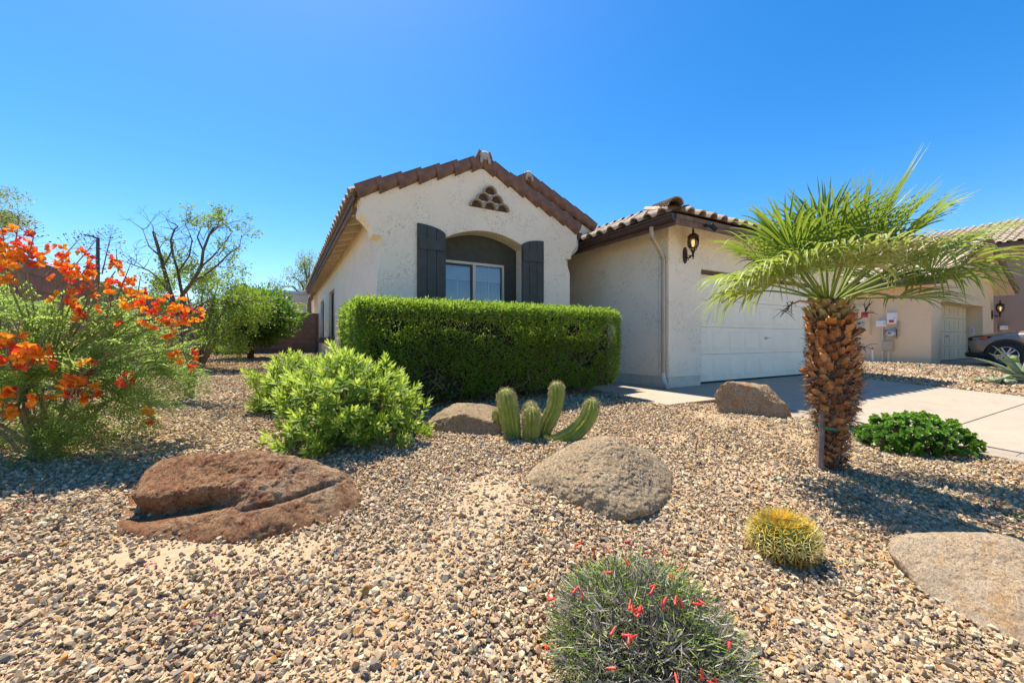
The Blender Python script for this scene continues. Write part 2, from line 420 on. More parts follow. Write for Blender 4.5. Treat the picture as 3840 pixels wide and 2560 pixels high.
def hull_stone(n, flat):
    """a broken stone: the convex hull of a few points, flat faces and sharp edges"""
    bm = bmesh.new(); q = unit_(rng.normal(size=(n, 3)))*rng.uniform(.82, 1.0, (n, 1))*np.array([.5, .5*rng.uniform(.55, .85), .5*flat])
    for p in q: bm.verts.new(p)
    r_ = bmesh.ops.convex_hull(bm, input=bm.verts); bmesh.ops.delete(bm, geom=[e for e in r_['geom_interior'] if isinstance(e, bmesh.types.BMVert)], context='VERTS')
    bmesh.ops.recalc_face_normals(bm, faces=bm.faces); me = bpy.data.meshes.new('gravel_stone'); bm.to_mesh(me); bm.free(); me.materials.append(gm_); return me
def unit_(v): return v/np.linalg.norm(v, axis=1)[:, None]
for k in range(24):
    me = hull_stone(int(rng.integers(9, 17)), rng.uniform(.38, .75)); o = bpy.data.objects.new('gravel_stone_%02d' % k, me); pebs.objects.link(o)
BARE = []                                                  # patches of bare soil (x, y, radius, strength)
for px, py, r, s in ((640, 2080, .24, .97), (470, 2110, .2, .93), (900, 2085, .24, .9), (1150, 2065, .2, .85), (330, 2120, .2, .8), (480, 2230, .16, .7), (330, 2120, .16, .55), (1150, 2080, .2, .6), (900, 2105, .2, .6), (1290, 2040, .14, .5), (1080, 2200, .13, .4), (3120, 2330, .15, .8), (3330, 2400, .1, .5), (2680, 1700, .35, .6), (2550, 1640, .35, .55), (2780, 1800, .3, .5), (2600, 1950, .2, .6), (3000, 1640, .3, .5), (3100, 2020, .12, .55), (2900, 1690, .25, .4), (3200, 2120, .1, .45), (3750, 2500, .12, .6), (2230, 2400, .3, .3), (60, 2270, .2, .4)):
    g = ground(px, py); BARE.append((g.x, g.y, r, s))
def bare(X, Y):
    k = np.zeros_like(X)
    for x, y, r, s in BARE: k = np.maximum(k, s*np.exp(-((X-x)**2+(Y-y)**2)/r**2))
    return k
PAL = np.array([(.60, .485, .335), (.54, .425, .28), (.64, .54, .40), (.50, .365, .225), (.46, .32, .20), (.50, .355, .25), (.40, .325, .245), (.33, .28, .225), (.24, .21, .18), (.17, .155, .14), (.50, .28, .11), (.36, .215, .135), (.32, .24, .195), (.68, .60, .475)])
PW = np.array([15, 14, 11, 10, 7, 6, 8, 8, 7, 4, 3, 4, 4, 4.]); PW /= PW.sum()
ROCKS = []                                                 # (x, y, r) filled below before the stones are laid
def lay_gravel():
    def zone(x0, x1, y0, y1, dens, dmin, dmax, size, um=1.34):
        n = int((x1-x0)*(y1-y0)*dens); X = rng.uniform(x0, x1, n); Y = rng.uniform(y0, y1, n)
        d = X*sA+Y*cA; u = (X*cA-Y*sA)/np.maximum(d, .01)
        k = (d > dmin) & (d < dmax) & (np.abs(u) < um+.12/np.maximum(d, .3))
        k &= ~((X > 5.6) & (X < DX1+.02) & (Y < 4.9)); k &= ~((X > 4.34) & (X < 6.05) & (Y > 3.54))
        k &= ~((X > 1.2) & (X < 12.6) & (Y > 6.15)); k &= ~((X > 5.9) & (X < 12.6) & (Y > 4.75))
        k &= ~((X > 18.85) & (X < 24.65) & (Y < 5)); k &= ~((X > 18.4) & (Y > 4.65)); k &= X > -2.85; k &= Y < 17.85
        X, Y = X[k], Y[k]
        nz = np.array([noise.noise(Vector((x*.9, y*.9, 7.7))) for x, y in zip(X, Y)])
        keep = rng.uniform(size=len(X)) > np.maximum(bare(X, Y), .6*smooth(.2, .5, nz))
        for (bx, by, br) in ROCKS: keep &= ~((X-bx)**2+(Y-by)**2 < (br*.55)**2)
        X, Y = X[keep], Y[keep]
        s = size*np.clip(rng.lognormal(-.05, .38, len(X)), .42, 2.1)
        return X, Y, s
    zs = [zone(-3.2, 6, .3, 6, 9000, .8, 2.6, .0225), zone(-3.2, 6, .3, 7, 6000, 2.6, 4.6, .0240), zone(-3.2, 6.1, 1, 9, 3000, 4.6, 7.5, .029),
          zone(-3.2, 1.4, 4, 17.9, 1300, 7.5, 19, .036), zone(11.5, 30, -2, 17.5, 420, 5, 19, .052),
          zone(-3.2, 6, .3, 5, 3000, .8, 3.0, .012)]
    X = np.concatenate([z[0] for z in zs]); Y = np.concatenate([z[1] for z in zs]); S = np.concatenate([z[2] for z in zs]); n = len(X)
    Z = terrain(X, Y)+S*rng.uniform(-.08, .36, n)+.002
    R = np.stack([rng.normal(0, .6, n), rng.normal(0, .6, n), rng.uniform(0, 2*PI, n)], 1)
    sc = S[:, None]*rng.uniform(.85, 1.2, (n, 3))
    C = PAL[rng.choice(len(PAL), n, p=PW)]*rng.uniform(.86, 1.12, (n, 1))*np.array([.87, .83, .74]); C = np.concatenate([np.clip(C, 0, .85), np.ones((n, 1))], 1)
    me = bpy.data.meshes.new('gravel'); me.vertices.add(n); me.vertices.foreach_set('co', np.stack([X, Y, Z], 1).astype(np.float32).ravel())
    for nm, ty, arr, key in (('rot', 'FLOAT_VECTOR', R, 'vector'), ('scl', 'FLOAT_VECTOR', sc, 'vector'), ('col', 'FLOAT_COLOR', C, 'color')):
        a = me.attributes.new(nm, ty, 'POINT'); a.data.foreach_set(key, arr.astype(np.float32).ravel())
    a = me.attributes.new('pick', 'INT', 'POINT'); a.data.foreach_set('value', rng.integers(0, 24, n).astype(np.int32))
    me.update(); o = tag(ob('gravel', me), 'multicoloured crushed stone gravel covering the yard', 'gravel', kind='stuff')
    ng = bpy.data.node_groups.new('gravel_stones', 'GeometryNodeTree')
    ng.interface.new_socket('Geometry', in_out='INPUT', socket_type='NodeSocketGeometry'); ng.interface.new_socket('Geometry', in_out='OUTPUT', socket_type='NodeSocketGeometry')
    gi = ng.nodes.new('NodeGroupInput'); go = ng.nodes.new('NodeGroupOutput')
    ci = ng.nodes.new('GeometryNodeCollectionInfo'); ci.inputs['Collection'].default_value = pebs; ci.inputs['Separate Children'].default_value = True; ci.inputs['Reset Children'].default_value = True
    ip = ng.nodes.new('GeometryNodeInstanceOnPoints'); ip.inputs['Pick Instance'].default_value = True
    mp_ = ng.nodes.new('GeometryNodeMeshToPoints')
    def na(nm, ty):
        x = ng.nodes.new('GeometryNodeInputNamedAttribute'); x.data_type = ty; x.inputs['Name'].default_value = nm
        return [s for s in x.outputs if s.enabled and s.name == 'Attribute'][0]
    ng.links.new(gi.outputs[0], mp_.inputs['Mesh']); ng.links.new(mp_.outputs[0], ip.inputs['Points']); ng.links.new(ci.outputs[0], ip.inputs['Instance'])
    ng.links.new(na('pick', 'INT'), ip.inputs['Instance Index']); ng.links.new(na('rot', 'FLOAT_VECTOR'), ip.inputs['Rotation']); ng.links.new(na('scl', 'FLOAT_VECTOR'), ip.inputs['Scale'])
    ng.links.new(ip.outputs[0], go.inputs[0])
    md = o.modifiers.new('stones', 'NODES'); md.node_group = ng
    return n
# ------------------------------------------------------------------ roof tile shapes
def s_tile(name, mat, width=.30, length=.44, thick=.016, barrel=.19, h=.082, nb=7):
    """one S-tile: x across, y up the slope, z out of the roof; lower (front) end at y = 0"""
    top = [(barrel*.5*(1-math.cos(PI*i/nb)), h*math.sin(PI*i/nb)) for i in range(nb+1)]+[(barrel+(width-barrel)*.5, -.004), (width, .004)]
    mb = MB(); m = len(top)
    for (y, lift) in ((0, .026), (length, .0)):
        for (x, z) in top: mb.v.append((x, y, z+lift+thick))
        for (x, z) in top: mb.v.append((barrel/2+(x-barrel/2)*.94, y, z*.9+lift))
    for i in range(m-1):
        mb.f += [(i, i+1, 2*m+i+1, 2*m+i), (m+i+1, m+i, 3*m+i, 3*m+i+1), (i+1, i, m+i, m+i+1), (2*m+i, 2*m+i+1, 3*m+i+1, 3*m+i)]
    return mb.mesh(name, mat, False, fix=False)
def barrel_tile(name, mat, r=.105, length=.42, skirt=0.0, n=8):
    """half-round ridge, hip or rake tile: y along its run, lower end at y = 0"""
    mb = MB(); prof = [(math.cos(PI*i/n), math.sin(PI*i/n)) for i in range(n+1)]
    ends = []
    for (y, k, lift) in ((0, 1.04, .042), (length, .84, -.004)):
        o = [(-r*k*c, r*k*s+lift) for c, s in prof]; i_ = [(-r*k*.86*c, r*k*.86*s+lift) for c, s in prof]
        if skirt: o = [(o[0][0], -skirt+lift)]+o+[(o[-1][0], -.01+lift)]; i_ = [(i_[0][0], -skirt+lift)]+i_+[(i_[-1][0], -.01+lift)]
        ends.append((o, i_))
        for x, z in o: mb.v.append((x, y, z))
        for x, z in i_: mb.v.append((x, y, z))
    m = len(ends[0][0])
    for i in range(m-1):
        mb.f += [(i, i+1, 2*m+i+1, 2*m+i), (m+i+1, m+i, 3*m+i, 3*m+i+1), (i+1, i, m+i, m+i+1), (2*m+i, 2*m+i+1, 3*m+i+1, 3*m+i)]
    return mb.mesh(name, mat, False, fix=True)
def frame(o, ex, ey):
    ex = Vector(ex).normalized(); ey = Vector(ey).normalized(); ez = ex.cross(ey).normalized(); ex = ey.cross(ez)
    m = Matrix((ex, ey, ez)).transposed().to_4x4(); m.translation = Vector(o); return m
def tile_field(o, ex, ey, ncol, nrow, keep, w=.30, expo=.37):
    out = []; ex = Vector(ex).normalized(); ey = Vector(ey).normalized()
    for r in range(nrow):
        for c in range(ncol):
            p = Vector(o)+ex*(c*w)+ey*(r*expo)
            if keep(p+ex*w*.5+ey*.2): out.append(frame(p+Vector((random.gauss(0, .003), random.gauss(0, .003), random.gauss(0, .0025))), ex+Vector((0, 0, random.gauss(0, .006))), ey))
    return out
def join_tiles(name, me, mats, mat, parent):
    V = np.array([v.co[:] for v in me.vertices]); Fc = np.array([list(p.vertices) for p in me.polygons]); vs = []; fs = []; rn = []
    for i, m in enumerate(mats):
        m_ = np.array(m); vs.append(V @ m_[:3, :3].T+m_[:3, 3]); fs.append(Fc+i*len(V)); rn.append(np.full(len(V), random.random()))
    o = ob(name, np_mesh(name, np.concatenate(vs), np.concatenate(fs), mat, rnd=np.concatenate(rn)), parent); o['kind'] = 'stuff'; return o
S_TILE = s_tile('tile', M['tile']); S_TILE_N = s_tile('tile', M['tile_n'])
RAKE = barrel_tile('rake_tile', M['tile_rake'], .10, .43, .085); RIDGE = barrel_tile('ridge_tile', M['tile'], .115, .43); HIP = barrel_tile('hip_tile', M['tile'], .115, .43)
RIDGE_N = barrel_tile('ridge_tile', M['tile_n'], .115, .43)

# ------------------------------------------------------------------ the house
house = thing('stucco_house', 'cream stucco house with brown barrel-tile gable, dark shutters and white garage door', 'house', (3.05, 6.2, -.84))
YF = 6.2; XC = 3.0; SL = .42
YG = 4.8; GX0, GX1 = 5.9, 12.45
EZ = 2.13                                                 # eave height of the wing (top of wall at the eave line)
def arc(x0, z0, x1, z1, zt, n=14):
    """shallow arch from (x0,z0) over zt to (x1,z1)"""
    out = []
    for i in range(n+1):
        t = i/n; out.append((x0+(x1-x0)*t, z0+(z1-z0)*t+(zt-(z0+z1)/2)*math.sin(PI*t)**.85))
    return out
fac_left = [(1.20, -1.0), (1.205, .55), (1.235, 1.0), (1.285, 1.28), (1.29, 1.55), (1.165, 1.56), (1.155, 1.63), (1.13, 1.70), (1.06, 1.78), (.975, 1.855), (.972, 1.92), (.99, 1.985), (.975, EZ-.01)]
apex = [(XC-.05+q, EZ-.01+SL*z) for q, z in ((-.42, 1.58), (-.2, 1.79), (0, 1.87), (.2, 1.79), (.42, 1.58))]
fac_right = [(min(2*XC-x, 4.985), z) for x, z in reversed(fac_left)]
fac_right = [(max(x, 4.81) if z < 1.5 else x, z) for x, z in fac_right]
fac_right = [(4.81 if z < 1.5 else x, z) for x, z in fac_right]
outer = fac_left+apex+fac_right
open_ = [(2.29, -.05)]+arc(2.29, 1.66, 3.81, 1.66, 1.86)+[(3.81, -.05)]
mb = MB().poly_extrude(outer, [open_], lambda a, b, t: (a, t, b), YF, YF+.34)
mb.box(2.16, 3.94, YF+.342, YF+.36, -.2, 2.0)           # closing panel behind the reveal is its own part below
mb.v = mb.v[:-8]; mb.f = mb.f[:-6]
fw = mb.build('front_wall', M['stucco'], house)
YE = 21.5                                                # rear end of the wing
mb = MB()
SW = [(12.6, 14.15, .1, 1.5), (16.0, 17.4, .1, 1.5)]  # windows in the long side wall (y0,y1,z0,z1)
mb.poly_extrude([(YF+.342, -1.0), (YE, -1.0), (YE, EZ-.02), (YF+.342, EZ-.02)], [[(a, c), (a, d), (b, d), (b, c)] for a, b, c, d in SW], lambda a, b, t: (t, a, b), HOUSE_X0, HOUSE_X0+.22)
mb.build('side_wall', M['stucco'], house)
MB().poly_extrude([(YF+.342, -1.0), (9.2, -1.0), (9.2, EZ-.02), (YF+.342, EZ-.02)], [], lambda a, b, t: (t, a, b), 4.59, 4.81).build('entry_wall', M['stucco'], house)
MB().box(4.83, 5.88, 9.0, 9.2, -.86, 2.2).build('entry_wall', M['stucco'], house)
MB().box(HOUSE_X0+.24, GX1-.3, YE-.25, YE-.02, -1, EZ).build('rear_wall', M['stucco'], house)
MB().box(HOUSE_X0+.23, 4.57, YE-.5, YE-.27, EZ-.3, EZ-.03).build('ceiling_beam', M['soffit'], house)
# --- window in the arch
MB().poly_extrude([(2.2, -.2), (3.9, -.2), (3.9, 1.98), (2.2, 1.98)], [[(2.34, 0.0), (2.34, 1.38), (3.56, 1.38), (3.56, 0.0)]], lambda a, b, t: (a, t, b), YF+.343, YF+.38).build('recess_panel', M['recess'], house)
win = MB()
for (a, b, c, d) in ((2.34, 3.56, 1.335, 1.379), (2.34, 3.56, .001, .04), (2.341, 2.38, .04, 1.335), (3.525, 3.559, .04, 1.335), (2.93, 2.985, .04, 1.335)): win.box(a, b, YF+.352, YF+.40, c, d)
win = win.build('window', M['frame'], house)
sash = MB()
for (a, b, c, d) in ((2.382, 2.93, 1.30, 1.334), (2.382, 2.41, .04, 1.30), (2.90, 2.93, .04, 1.30)): sash.box(a, b, YF+.366, YF+.398, c, d)
sash.build('sash', M['bronze'], win)
MB().box(2.41, 2.90, YF+.386, YF+.389, .04, 1.30).build('pane', M['glass'], win); MB().box(2.985, 3.525, YF+.386, YF+.389, .04, 1.335).build('pane', M['glass'], win)
mun = MB()
for x in (2.655, 3.26): mun.box(x-.007, x+.007, YF+.391, YF+.397, .04, 1.335)
for (a, b) in ((2.41, 2.90), (2.985, 3.525)): mun.box(a, b, YF+.391, YF+.397, .66, .673)
mun.build('muntin', M['white'], win)
for (a, b) in ((2.39, 2.93), (2.985, 3.53)):
    for k in range(7):
        MB().box(a, b, YF+.43, YF+.445, 1.06+k*.036, 1.09+k*.036).build('blind_slat', M['white'], win)
M['curtain'] = plain('sheer_curtain', (.42, .42, .50), .8, .1, 3)
cv = MB()
for k in range(26):
    x0 = 2.3+k*.05; cv.box(x0, x0+.049, YF+.50+.012*math.sin(k*1.7), YF+.515+.012*math.sin(k*1.7), -.05, 1.40)
cv.build('curtain', M['curtain'], win)
MB().box(2.2, 3.9, YF+.56, YF+.6, -.2, 1.98).build('room_backing', M['black'], win)
# --- shutters
for side in (0, 1):
    sh = MB(); sx = lambda x: x if side == 0 else 2*XC-x
    X0, X1 = 1.815, 2.285
    def topz(x): t = (x-X0)/(X1-X0); return 1.665+.155*math.sqrt(max(0, 1-(t*.98)**2.0))
    root = None
    for k in range(3):
        a = X0+k*(X1-X0)/3+.004; b = X0+(k+1)*(X1-X0)/3-.004
        pts = [(a, -.1)]+[(a+(b-a)*i/5, topz(a+(b-a)*i/5)) for i in range(6)]+[(b, -.1)]
        pts = [(sx(x), z) for x, z in pts]
        m_ = MB().poly_extrude(pts, [], lambda p, q, t: (p, t, q), YF-.038, YF-.008)
        if root is None: root = m_.build('shutter', M['shutter'], house)
        else: m_.build('board', M['shutter'], root)
    for z0 in (1.42, .12):
        xa, xb = sorted((sx(X0+.02), sx(X1-.015))); MB().box(xa, xb, YF-.064, YF-.04, z0, z0+.17).build('batten', M['shutter'], root)
# --- tile vent in the gable
vent = None
M['ventdark'] = plain('vent_shadowed_tile', (.09, .065, .05), .9, .2, 20)
for row, cnt in ((0, 3), (1, 2), (2, 1)):
    for k in range(cnt):
        cx = 3.07+(k-(cnt-1)/2)*.245; cz = 2.235+row*.132; m_ = MB(); n = 10
        for (y, r0, r1) in ((YF-.075, .128, .103), (YF+.02, .128, .103)):
            for i in range(n+1):
                a = PI*i/n; m_.v.append((cx-r0*math.cos(a), y, cz+r0*math.sin(a)))
            for i in range(n+1):
                a = PI*i/n; m_.v.append((cx-r1*math.cos(a), y, cz+r1*math.sin(a)))
        q = n+1
        for i in range(n): m_.f += [(i, i+1, q+i+1, q+i), (i, 2*q+i, 2*q+i+1, i+1), (q+i, q+i+1, 3*q+i+1, 3*q+i)]
        m_.f += [(0, q, 3*q, 2*q), (n, 2*q+n, 3*q+n, q+n)]
        mt = M['venttile'] = M.get('venttile') or plain('vent_tile_clay', (.40, .31, .22), .85, .18, 20, bmp=.3)
        if vent is None: vent = m_.build('gable_vent', mt, house)
        else: m_.build('vent_tile', mt, vent)
        bk = MB(); c0 = len(bk.v); bk.v = [(cx-.103*math.cos(PI*i/n), YF-.004, cz+.103*math.sin(PI*i/n)) for i in range(n+1)]; bk.f = [tuple(range(n+1))]
        bk.build('vent_back', M['ventdark'], vent)
# --- roof of the wing
roof = MB()
def slope_deck(mb, pts, th=.03):
    n = len(mb.v); mb.v += [tuple(p) for p in pts]+[(p[0], p[1], p[2]-th) for p in pts]; k = len(pts)
    mb.f.append(tuple(n+i for i in range(k))); mb.f.append(tuple(n+k+i for i in reversed(range(k))))
    for i in range(k): mb.f.append((n+i, n+(i+1) % k, n+k+(i+1) % k, n+k+i))
XW = XC; XC = 2.95; XL = .925; ZL = EZ-.005; RZ = ZL+.01+SL*(XC-XL)      # the roof sits a little left of the wall's middle
slope_deck(roof, [(XL, YF+.02, ZL), (XC, YF+.02, RZ), (XC, YE, RZ), (XL, YE, ZL)])
slope_deck(roof, [(2*XC-XL, YF+.02, ZL), (2*XC-XL, 9.4, ZL), (XC, 9.4, RZ), (XC, YF+.02, RZ)])
X2, Z2, Y2 = 4.66, 3.50, 7.55                             # second gable behind, over the entry
slope_deck(roof, [(X2-2.2, Y2, Z2-.92), (X2, Y2, Z2), (X2, 16, Z2), (X2-2.2, 16, Z2-.92)])
slope_deck(roof, [(X2+3.2, Y2, Z2-1.344), (X2+3.2, 16, Z2-1.344), (X2, 16, Z2), (X2, Y2, Z2)])
EGX, EGY, EGZ = 5.44, 4.3, 2.01                           # garage eave lines
RGX = (EGX+12.95)/2; HL = RGX-EGX; RGZ = EGZ+SL*HL
slope_deck(roof, [(EGX, EGY, EGZ), (RGX, EGY+HL, RGZ), (RGX, 18, RGZ), (EGX, 18, EGZ)])
slope_deck(roof, [(EGX, EGY, EGZ), (12.95, EGY, EGZ), (RGX, EGY+HL, RGZ)])
slope_deck(roof, [(12.95, EGY, EGZ), (12.95, 18, EGZ), (RGX, 18, RGZ), (RGX, EGY+HL, RGZ)])
roof = roof.build('roof', M['deck'], house)
MB().poly_extrude([(X2-1.9, Z2-1.2), (X2+2.0, Z2-1.2), (X2+1.9, Z2-.85), (X2, Z2-.05), (X2-1.9, Z2-.85)], [], lambda a, b, t: (a, t, b), Y2+.03, Y2+.2).build('gable_wall', M['stucco'], house)
nrm = math.sqrt(1+SL*SL)
# rake tiles on the front gable, each gable side from the eave up
for s in (-1, 1):
    lo = Vector((XC+s*(XC-XL+.03), YF-.005, ZL-.02)); up_ = Vector((-s, 0, SL)).normalized(); L = (XC-XL)*nrm
    for k in range(7):
        p = lo+up_*(k*.325); ex = Vector((0, 1, 0)) if s == -1 else Vector((0, -1, 0))
        m4 = frame(p+Vector((0, 0, .075)), ex, up_)
        if s == 1: m4 = m4 @ Matrix.Diagonal((-1, 1, 1, 1))
        ob('rake_tile', RAKE, roof, m4)
    lo2 = Vector((X2+s*1.93, Y2-.02, Z2-.81)); 
    for k in range(6):
        m4 = frame(lo2+up_*(k*.335)+Vector((0, 0, .075)), Vector((0, 1, 0)) if s == -1 else Vector((0, -1, 0)), up_)
        if s == 1: m4 = m4 @ Matrix.Diagonal((-1, 1, 1, 1))
        ob('rake_tile', RAKE, roof, m4)
M['mortarcap'] = plain('pale_mortar', (.46, .41, .33), .95, .15, 20, bmp=.5)
for (x, y, z) in ((XC, YF-.02, RZ+.055), (X2, Y2-.02, Z2+.055)):
    for k in range(7): ob('ridge_tile', RIDGE, roof, frame((x, y+k*.36, z-.02), (1, 0, 0), (0, 1, -.02)))
    cap = MB(); cap.tube([(x, y-.095, z+.02), (x, y-.07, z+.035), (x, y-.0, z+.035)], [.055, .098, .10], 12).build('mortar_cap', M['mortarcap'], roof, True)
    for s in (-1, 1):
        MB().tube([(x+s*.075, y-.10, z-.085), (x+s*.07, y-.105, z-.02), (x+s*.05, y-.07, z+.06)], [.022, .03, .025], 8).build('mortar_cap', M['mortarcap'], roof, True)
# field tiles
big = []; rest = []
ey = Vector((1, 0, SL)).normalized()
big += [m for m in tile_field((XL-.05, YE, ZL+.02), (0, -1, 0), ey, 51, 1, lambda p: p.y > YF+.12)]
rest += tile_field(Vector((XL-.05, YE, ZL+.02))+ey*.37, (0, -1, 0), ey, 51, 5, lambda p: p.y > YF+.12 and p.x < XC-.02)
rest += tile_field((2*XC-XL+.05, YF+.15, ZL+.02), (0, 1, 0), Vector((-1, 0, SL)), 4, 6, lambda p: p.x > XC)
rest += tile_field((X2+3.2, Y2+.2, Z2-1.32), (0, 1, 0), Vector((-1, 0, SL)), 20, 9, lambda p: p.x > X2 and p.x < RGX)
gl = tile_field((EGX-.05, 16, EGZ+.02), (0, -1, 0), ey, 39, 11, lambda p: p.y-EGY > (p.x-EGX)-.08 and p.x < RGX)
gf = tile_field((EGX-.1, EGY-.05, EGZ+.02), (1, 0, 0), Vector((0, 1, SL)), 26, 11, lambda p: (p.x-EGX) > (p.y-EGY)-.08 and (12.95-p.x) > (p.y-EGY))
gl.sort(key=lambda m: m.translation.y); gf.sort(key=lambda m: m.translation.y)
big += gl[:205]; rest += gl[205:]; big += gf[:40]; rest += gf[40:]
for m4 in big: ob('tile', S_TILE, roof, m4)
join_tiles('roof_tiles', S_TILE, rest, M['tile'], roof)
hd = Vector((1, 1, SL)).normalized(); hx = hd.cross(Vector((0, 0, 1))).normalized()
for k in range(13): ob('hip_tile', HIP, roof, frame(Vector((EGX-.06, EGY-.06, EGZ+.085))+hd*(k*.34), hx, hd))
for k in range(20): ob('ridge_tile', RIDGE, roof, frame((RGX, EGY+HL+k*.36, RGZ+.06), (1, 0, 0), (0, 1, -.02)))
# fascias, gutters, soffit and rafters
MB().box(XL-.005, XL+.03, YF+.345, YE, ZL-.16, ZL-.025).build('fascia', M['trimgrey'], house)
MB().box(XL-.03, XL-.006, YF+.05, YE, ZL-.075, ZL+.005).build('drip_edge', M['trim'], house)
MB().poly_extrude([(YF+.345, 0), (YE, 0), (YE, .02), (YF+.345, .02)], [], lambda a, b, t: (t, a, ZL-.055+b+SL*(t-XL)), XL+.032, HOUSE_X0+.1).build('soffit', M['soffit'], house)
y = YF+.62
while y < YE-.3:
    MB().poly_extrude([(XL+.032, ZL-.15), (HOUSE_X0+.002, ZL-.06), (HOUSE_X0+.002, ZL+.07), (XL+.032, ZL-.035)], [], lambda a, b, t: (a, t, b), y, y+.045).build('rafter', M['soffit'], house)
    y += .61
MB().box(HOUSE_X0-.02, HOUSE_X0-.003, YF+.36, YE, EZ-.08, EZ+.04).build('frieze_board', M['soffit'], house)
MB().box(4.99, 5.04, YF+.06, 8.9, ZL-.15, ZL-.005).build('fascia', M['trim'], house)
def gutter(p0, p1, out, parent):
    """K-style gutter from p0 to p1 along its back top edge; out = outward direction"""
    p0 = Vector(p0); p1 = Vector(p1); o = Vector(out)
    prof = [(0, 0), (0, -.11), (.055, -.11), (.085, -.075), (.085, -.045), (.11, -.02), (.11, 0), (.1, 0), (.1, -.015), (.075, -.04), (.075, -.07), (.05, -.1), (.01, -.1), (.01, 0)]
    mb = MB(); k = len(prof)
    for p in (p0, p1):
        for a, b in prof: mb.v.append(tuple(p+o*a+Vector((0, 0, b))))
    for i in range(k): mb.f.append((i, (i+1) % k, k+(i+1) % k, k+i))
    mb.f.append(tuple(range(7))); mb.f.append(tuple(k+i for i in range(7)))
    return mb.build('gutter', M['gutter'], parent)
gutter((5.045, YF+.04, ZL-.01), (5.045, 8.9, ZL-.01), (1, 0, 0), house)
gutter((EGX-.01, EGY-.02, EGZ+.0), (EGX-.01, 12, EGZ+.0), (-1, 0, 0), house)
MB().box(EGX, EGX+.03, EGY, 12, EGZ-.17, EGZ-.032).build('fascia', M['trim'], house)
MB().box(EGX-.012, 12.95, EGY-.03, EGY, EGZ-.16, EGZ-.03).build('fascia', M['trimgrey'], house)
MB().box(EGX-.012, 12.95, EGY-.05, EGY-.031, EGZ-.075, EGZ-.005).build('fascia', M['trimgrey'], house)
sf = MB(); sf.v = [(EGX+.05, EGY+.03, EGZ-.036), (12.9, EGY+.03, EGZ-.036), (12.4, YG+.02, EGZ+.168), (EGX+.05+.49, YG+.02, EGZ+.168)]; sf.f = [(0, 1, 2, 3)]; sf.build('soffit', M['soffit'], house)
sf = MB(); sf.v = [(EGX+.032, EGY+.03, EGZ-.036), (EGX+.032, 12, EGZ-.036), (GX0+.03, 12, EGZ+.168), (GX0+.03, YG+.01, EGZ+.168)]; sf.f = [(0, 1, 2, 3)]; sf.build('soffit', M['soffit'], house)
# downspouts
ds = MB(); ds.tube([(5.10, YF+.16, ZL-.11), (5.10, YF+.16, ZL-.24), (5.08, YF+.16, ZL-.32), (5.02, YF+.165, ZL-.385), (4.9, YF+.17, ZL-.46), (4.845, YF+.17, ZL-.52), (4.84, YF+.17, ZL-.62), (4.84, YF+.17, -.7)], .036, 8).build('downspout', M['spoutwhite'], house, True)
pth = [(5.40, 4.74, 1.9), (5.40, 4.74, 1.83), (5.42, 4.745, 1.76), (5.49, 4.76, 1.69), (5.72, 4.835, 1.55), (5.80, 4.86, 1.49), (5.845, 4.87, 1.42), (5.85, 4.87, 1.34), (5.85, 4.87, -.58)]
dsp = MB().tube(pth, .047, 8, flat=.75).build('downspout', M['spout'], house)
MB().tube([(5.848, 4.868, -.575), (5.845, 4.862, -.66), (5.83, 4.83, -.73), (5.79, 4.76, -.785), (5.77, 4.70, -.80)], .052, 8, flat=.8).build('outlet_elbow', M['spoutwhite'], dsp)
for k in range(7):
    t = k/6; p = Vector(pth[2]).lerp(Vector(pth[3]), t); q = Vector(pth[5]).lerp(Vector(pth[6]), t)
    for c_ in (p, q): MB().tube([c_, c_+Vector((.006, 0, -.006))], .052, 8, flat=.8).build('crimp_ring', M['spout'], dsp)
# --- garage walls and door
DZ = -.84; DXL, DXR = 6.80, 11.68; DT = 1.33
mb = MB().poly_extrude([(GX0, -.66), (DXL, -.66), (DXL, DT), (DXR, DT), (DXR, -.66), (GX1, -.66), (GX1, EGZ+.155), (GX0, EGZ+.155)], [], lambda a, b, t: (a, t, b), YG, YG+.22)
mb.build('garage_wall', M['stucco'], house)
MB().poly_extrude([(YG+.22, -.66), (12, -.66), (12, EGZ+.155), (YG+.22, EGZ+.155)], [], lambda a, b, t: (t, a, b), GX0, GX0+.2).build('garage_wall', M['stucco'], house)
MB().box(GX1-.2, GX1, YG+.22, 18, -.9, EGZ-.14).build('garage_wall', M['stucco'], house)
pl = MB().box(GX0+.012, DXL-.002, YG+.012, YG+.2, -.9, -.662); pl.box(GX0+.012, GX0+.19, YG+.2, 12, -.9, -.662)
pl.build('plinth', M['plinth'], house); MB().box(DXR+.002, GX1-.01, YG+.012, YG+.2, -.9, -.662).build('plinth', M['plinth'], house)
dr = None
for k in range(4):
    z0 = DZ+.03+k*.533; m_ = MB().box(DXL-.05, DXR+.05, YG+.162, YG+.20, z0+.003, z0+.53)
    o = m_.build('garage_door' if dr is None else 'door_section', M['door'], house if dr is None else dr)
    if dr is None: dr = o
    for j in range(9):
        xa = DXL+.045+j*.542; xb = xa+.42
        for (g, y0, y1) in ((0, .154, .161), (.035, .148, .153)):
            mm = MB(); a0, a1, c0, c1 = xa+g, xb-g, z0+.08+g, z0+.455-g; e = .012
            mm.v = [(a0, YG+y1, c0), (a1, YG+y1, c0), (a1, YG+y1, c1), (a0, YG+y1, c1), (a0+e, YG+y0, c0+e), (a1-e, YG+y0, c0+e), (a1-e, YG+y0, c1-e), (a0+e, YG+y0, c1-e)]
            mm.f = [(4, 5, 6, 7), (0, 1, 5, 4), (1, 2, 6, 5), (2, 3, 7, 6), (3, 0, 4, 7)]
            if g == 0: pn = mm.build('panel', M['door'], dr)
            else:
                mm.build('panel', M['door'], dr)
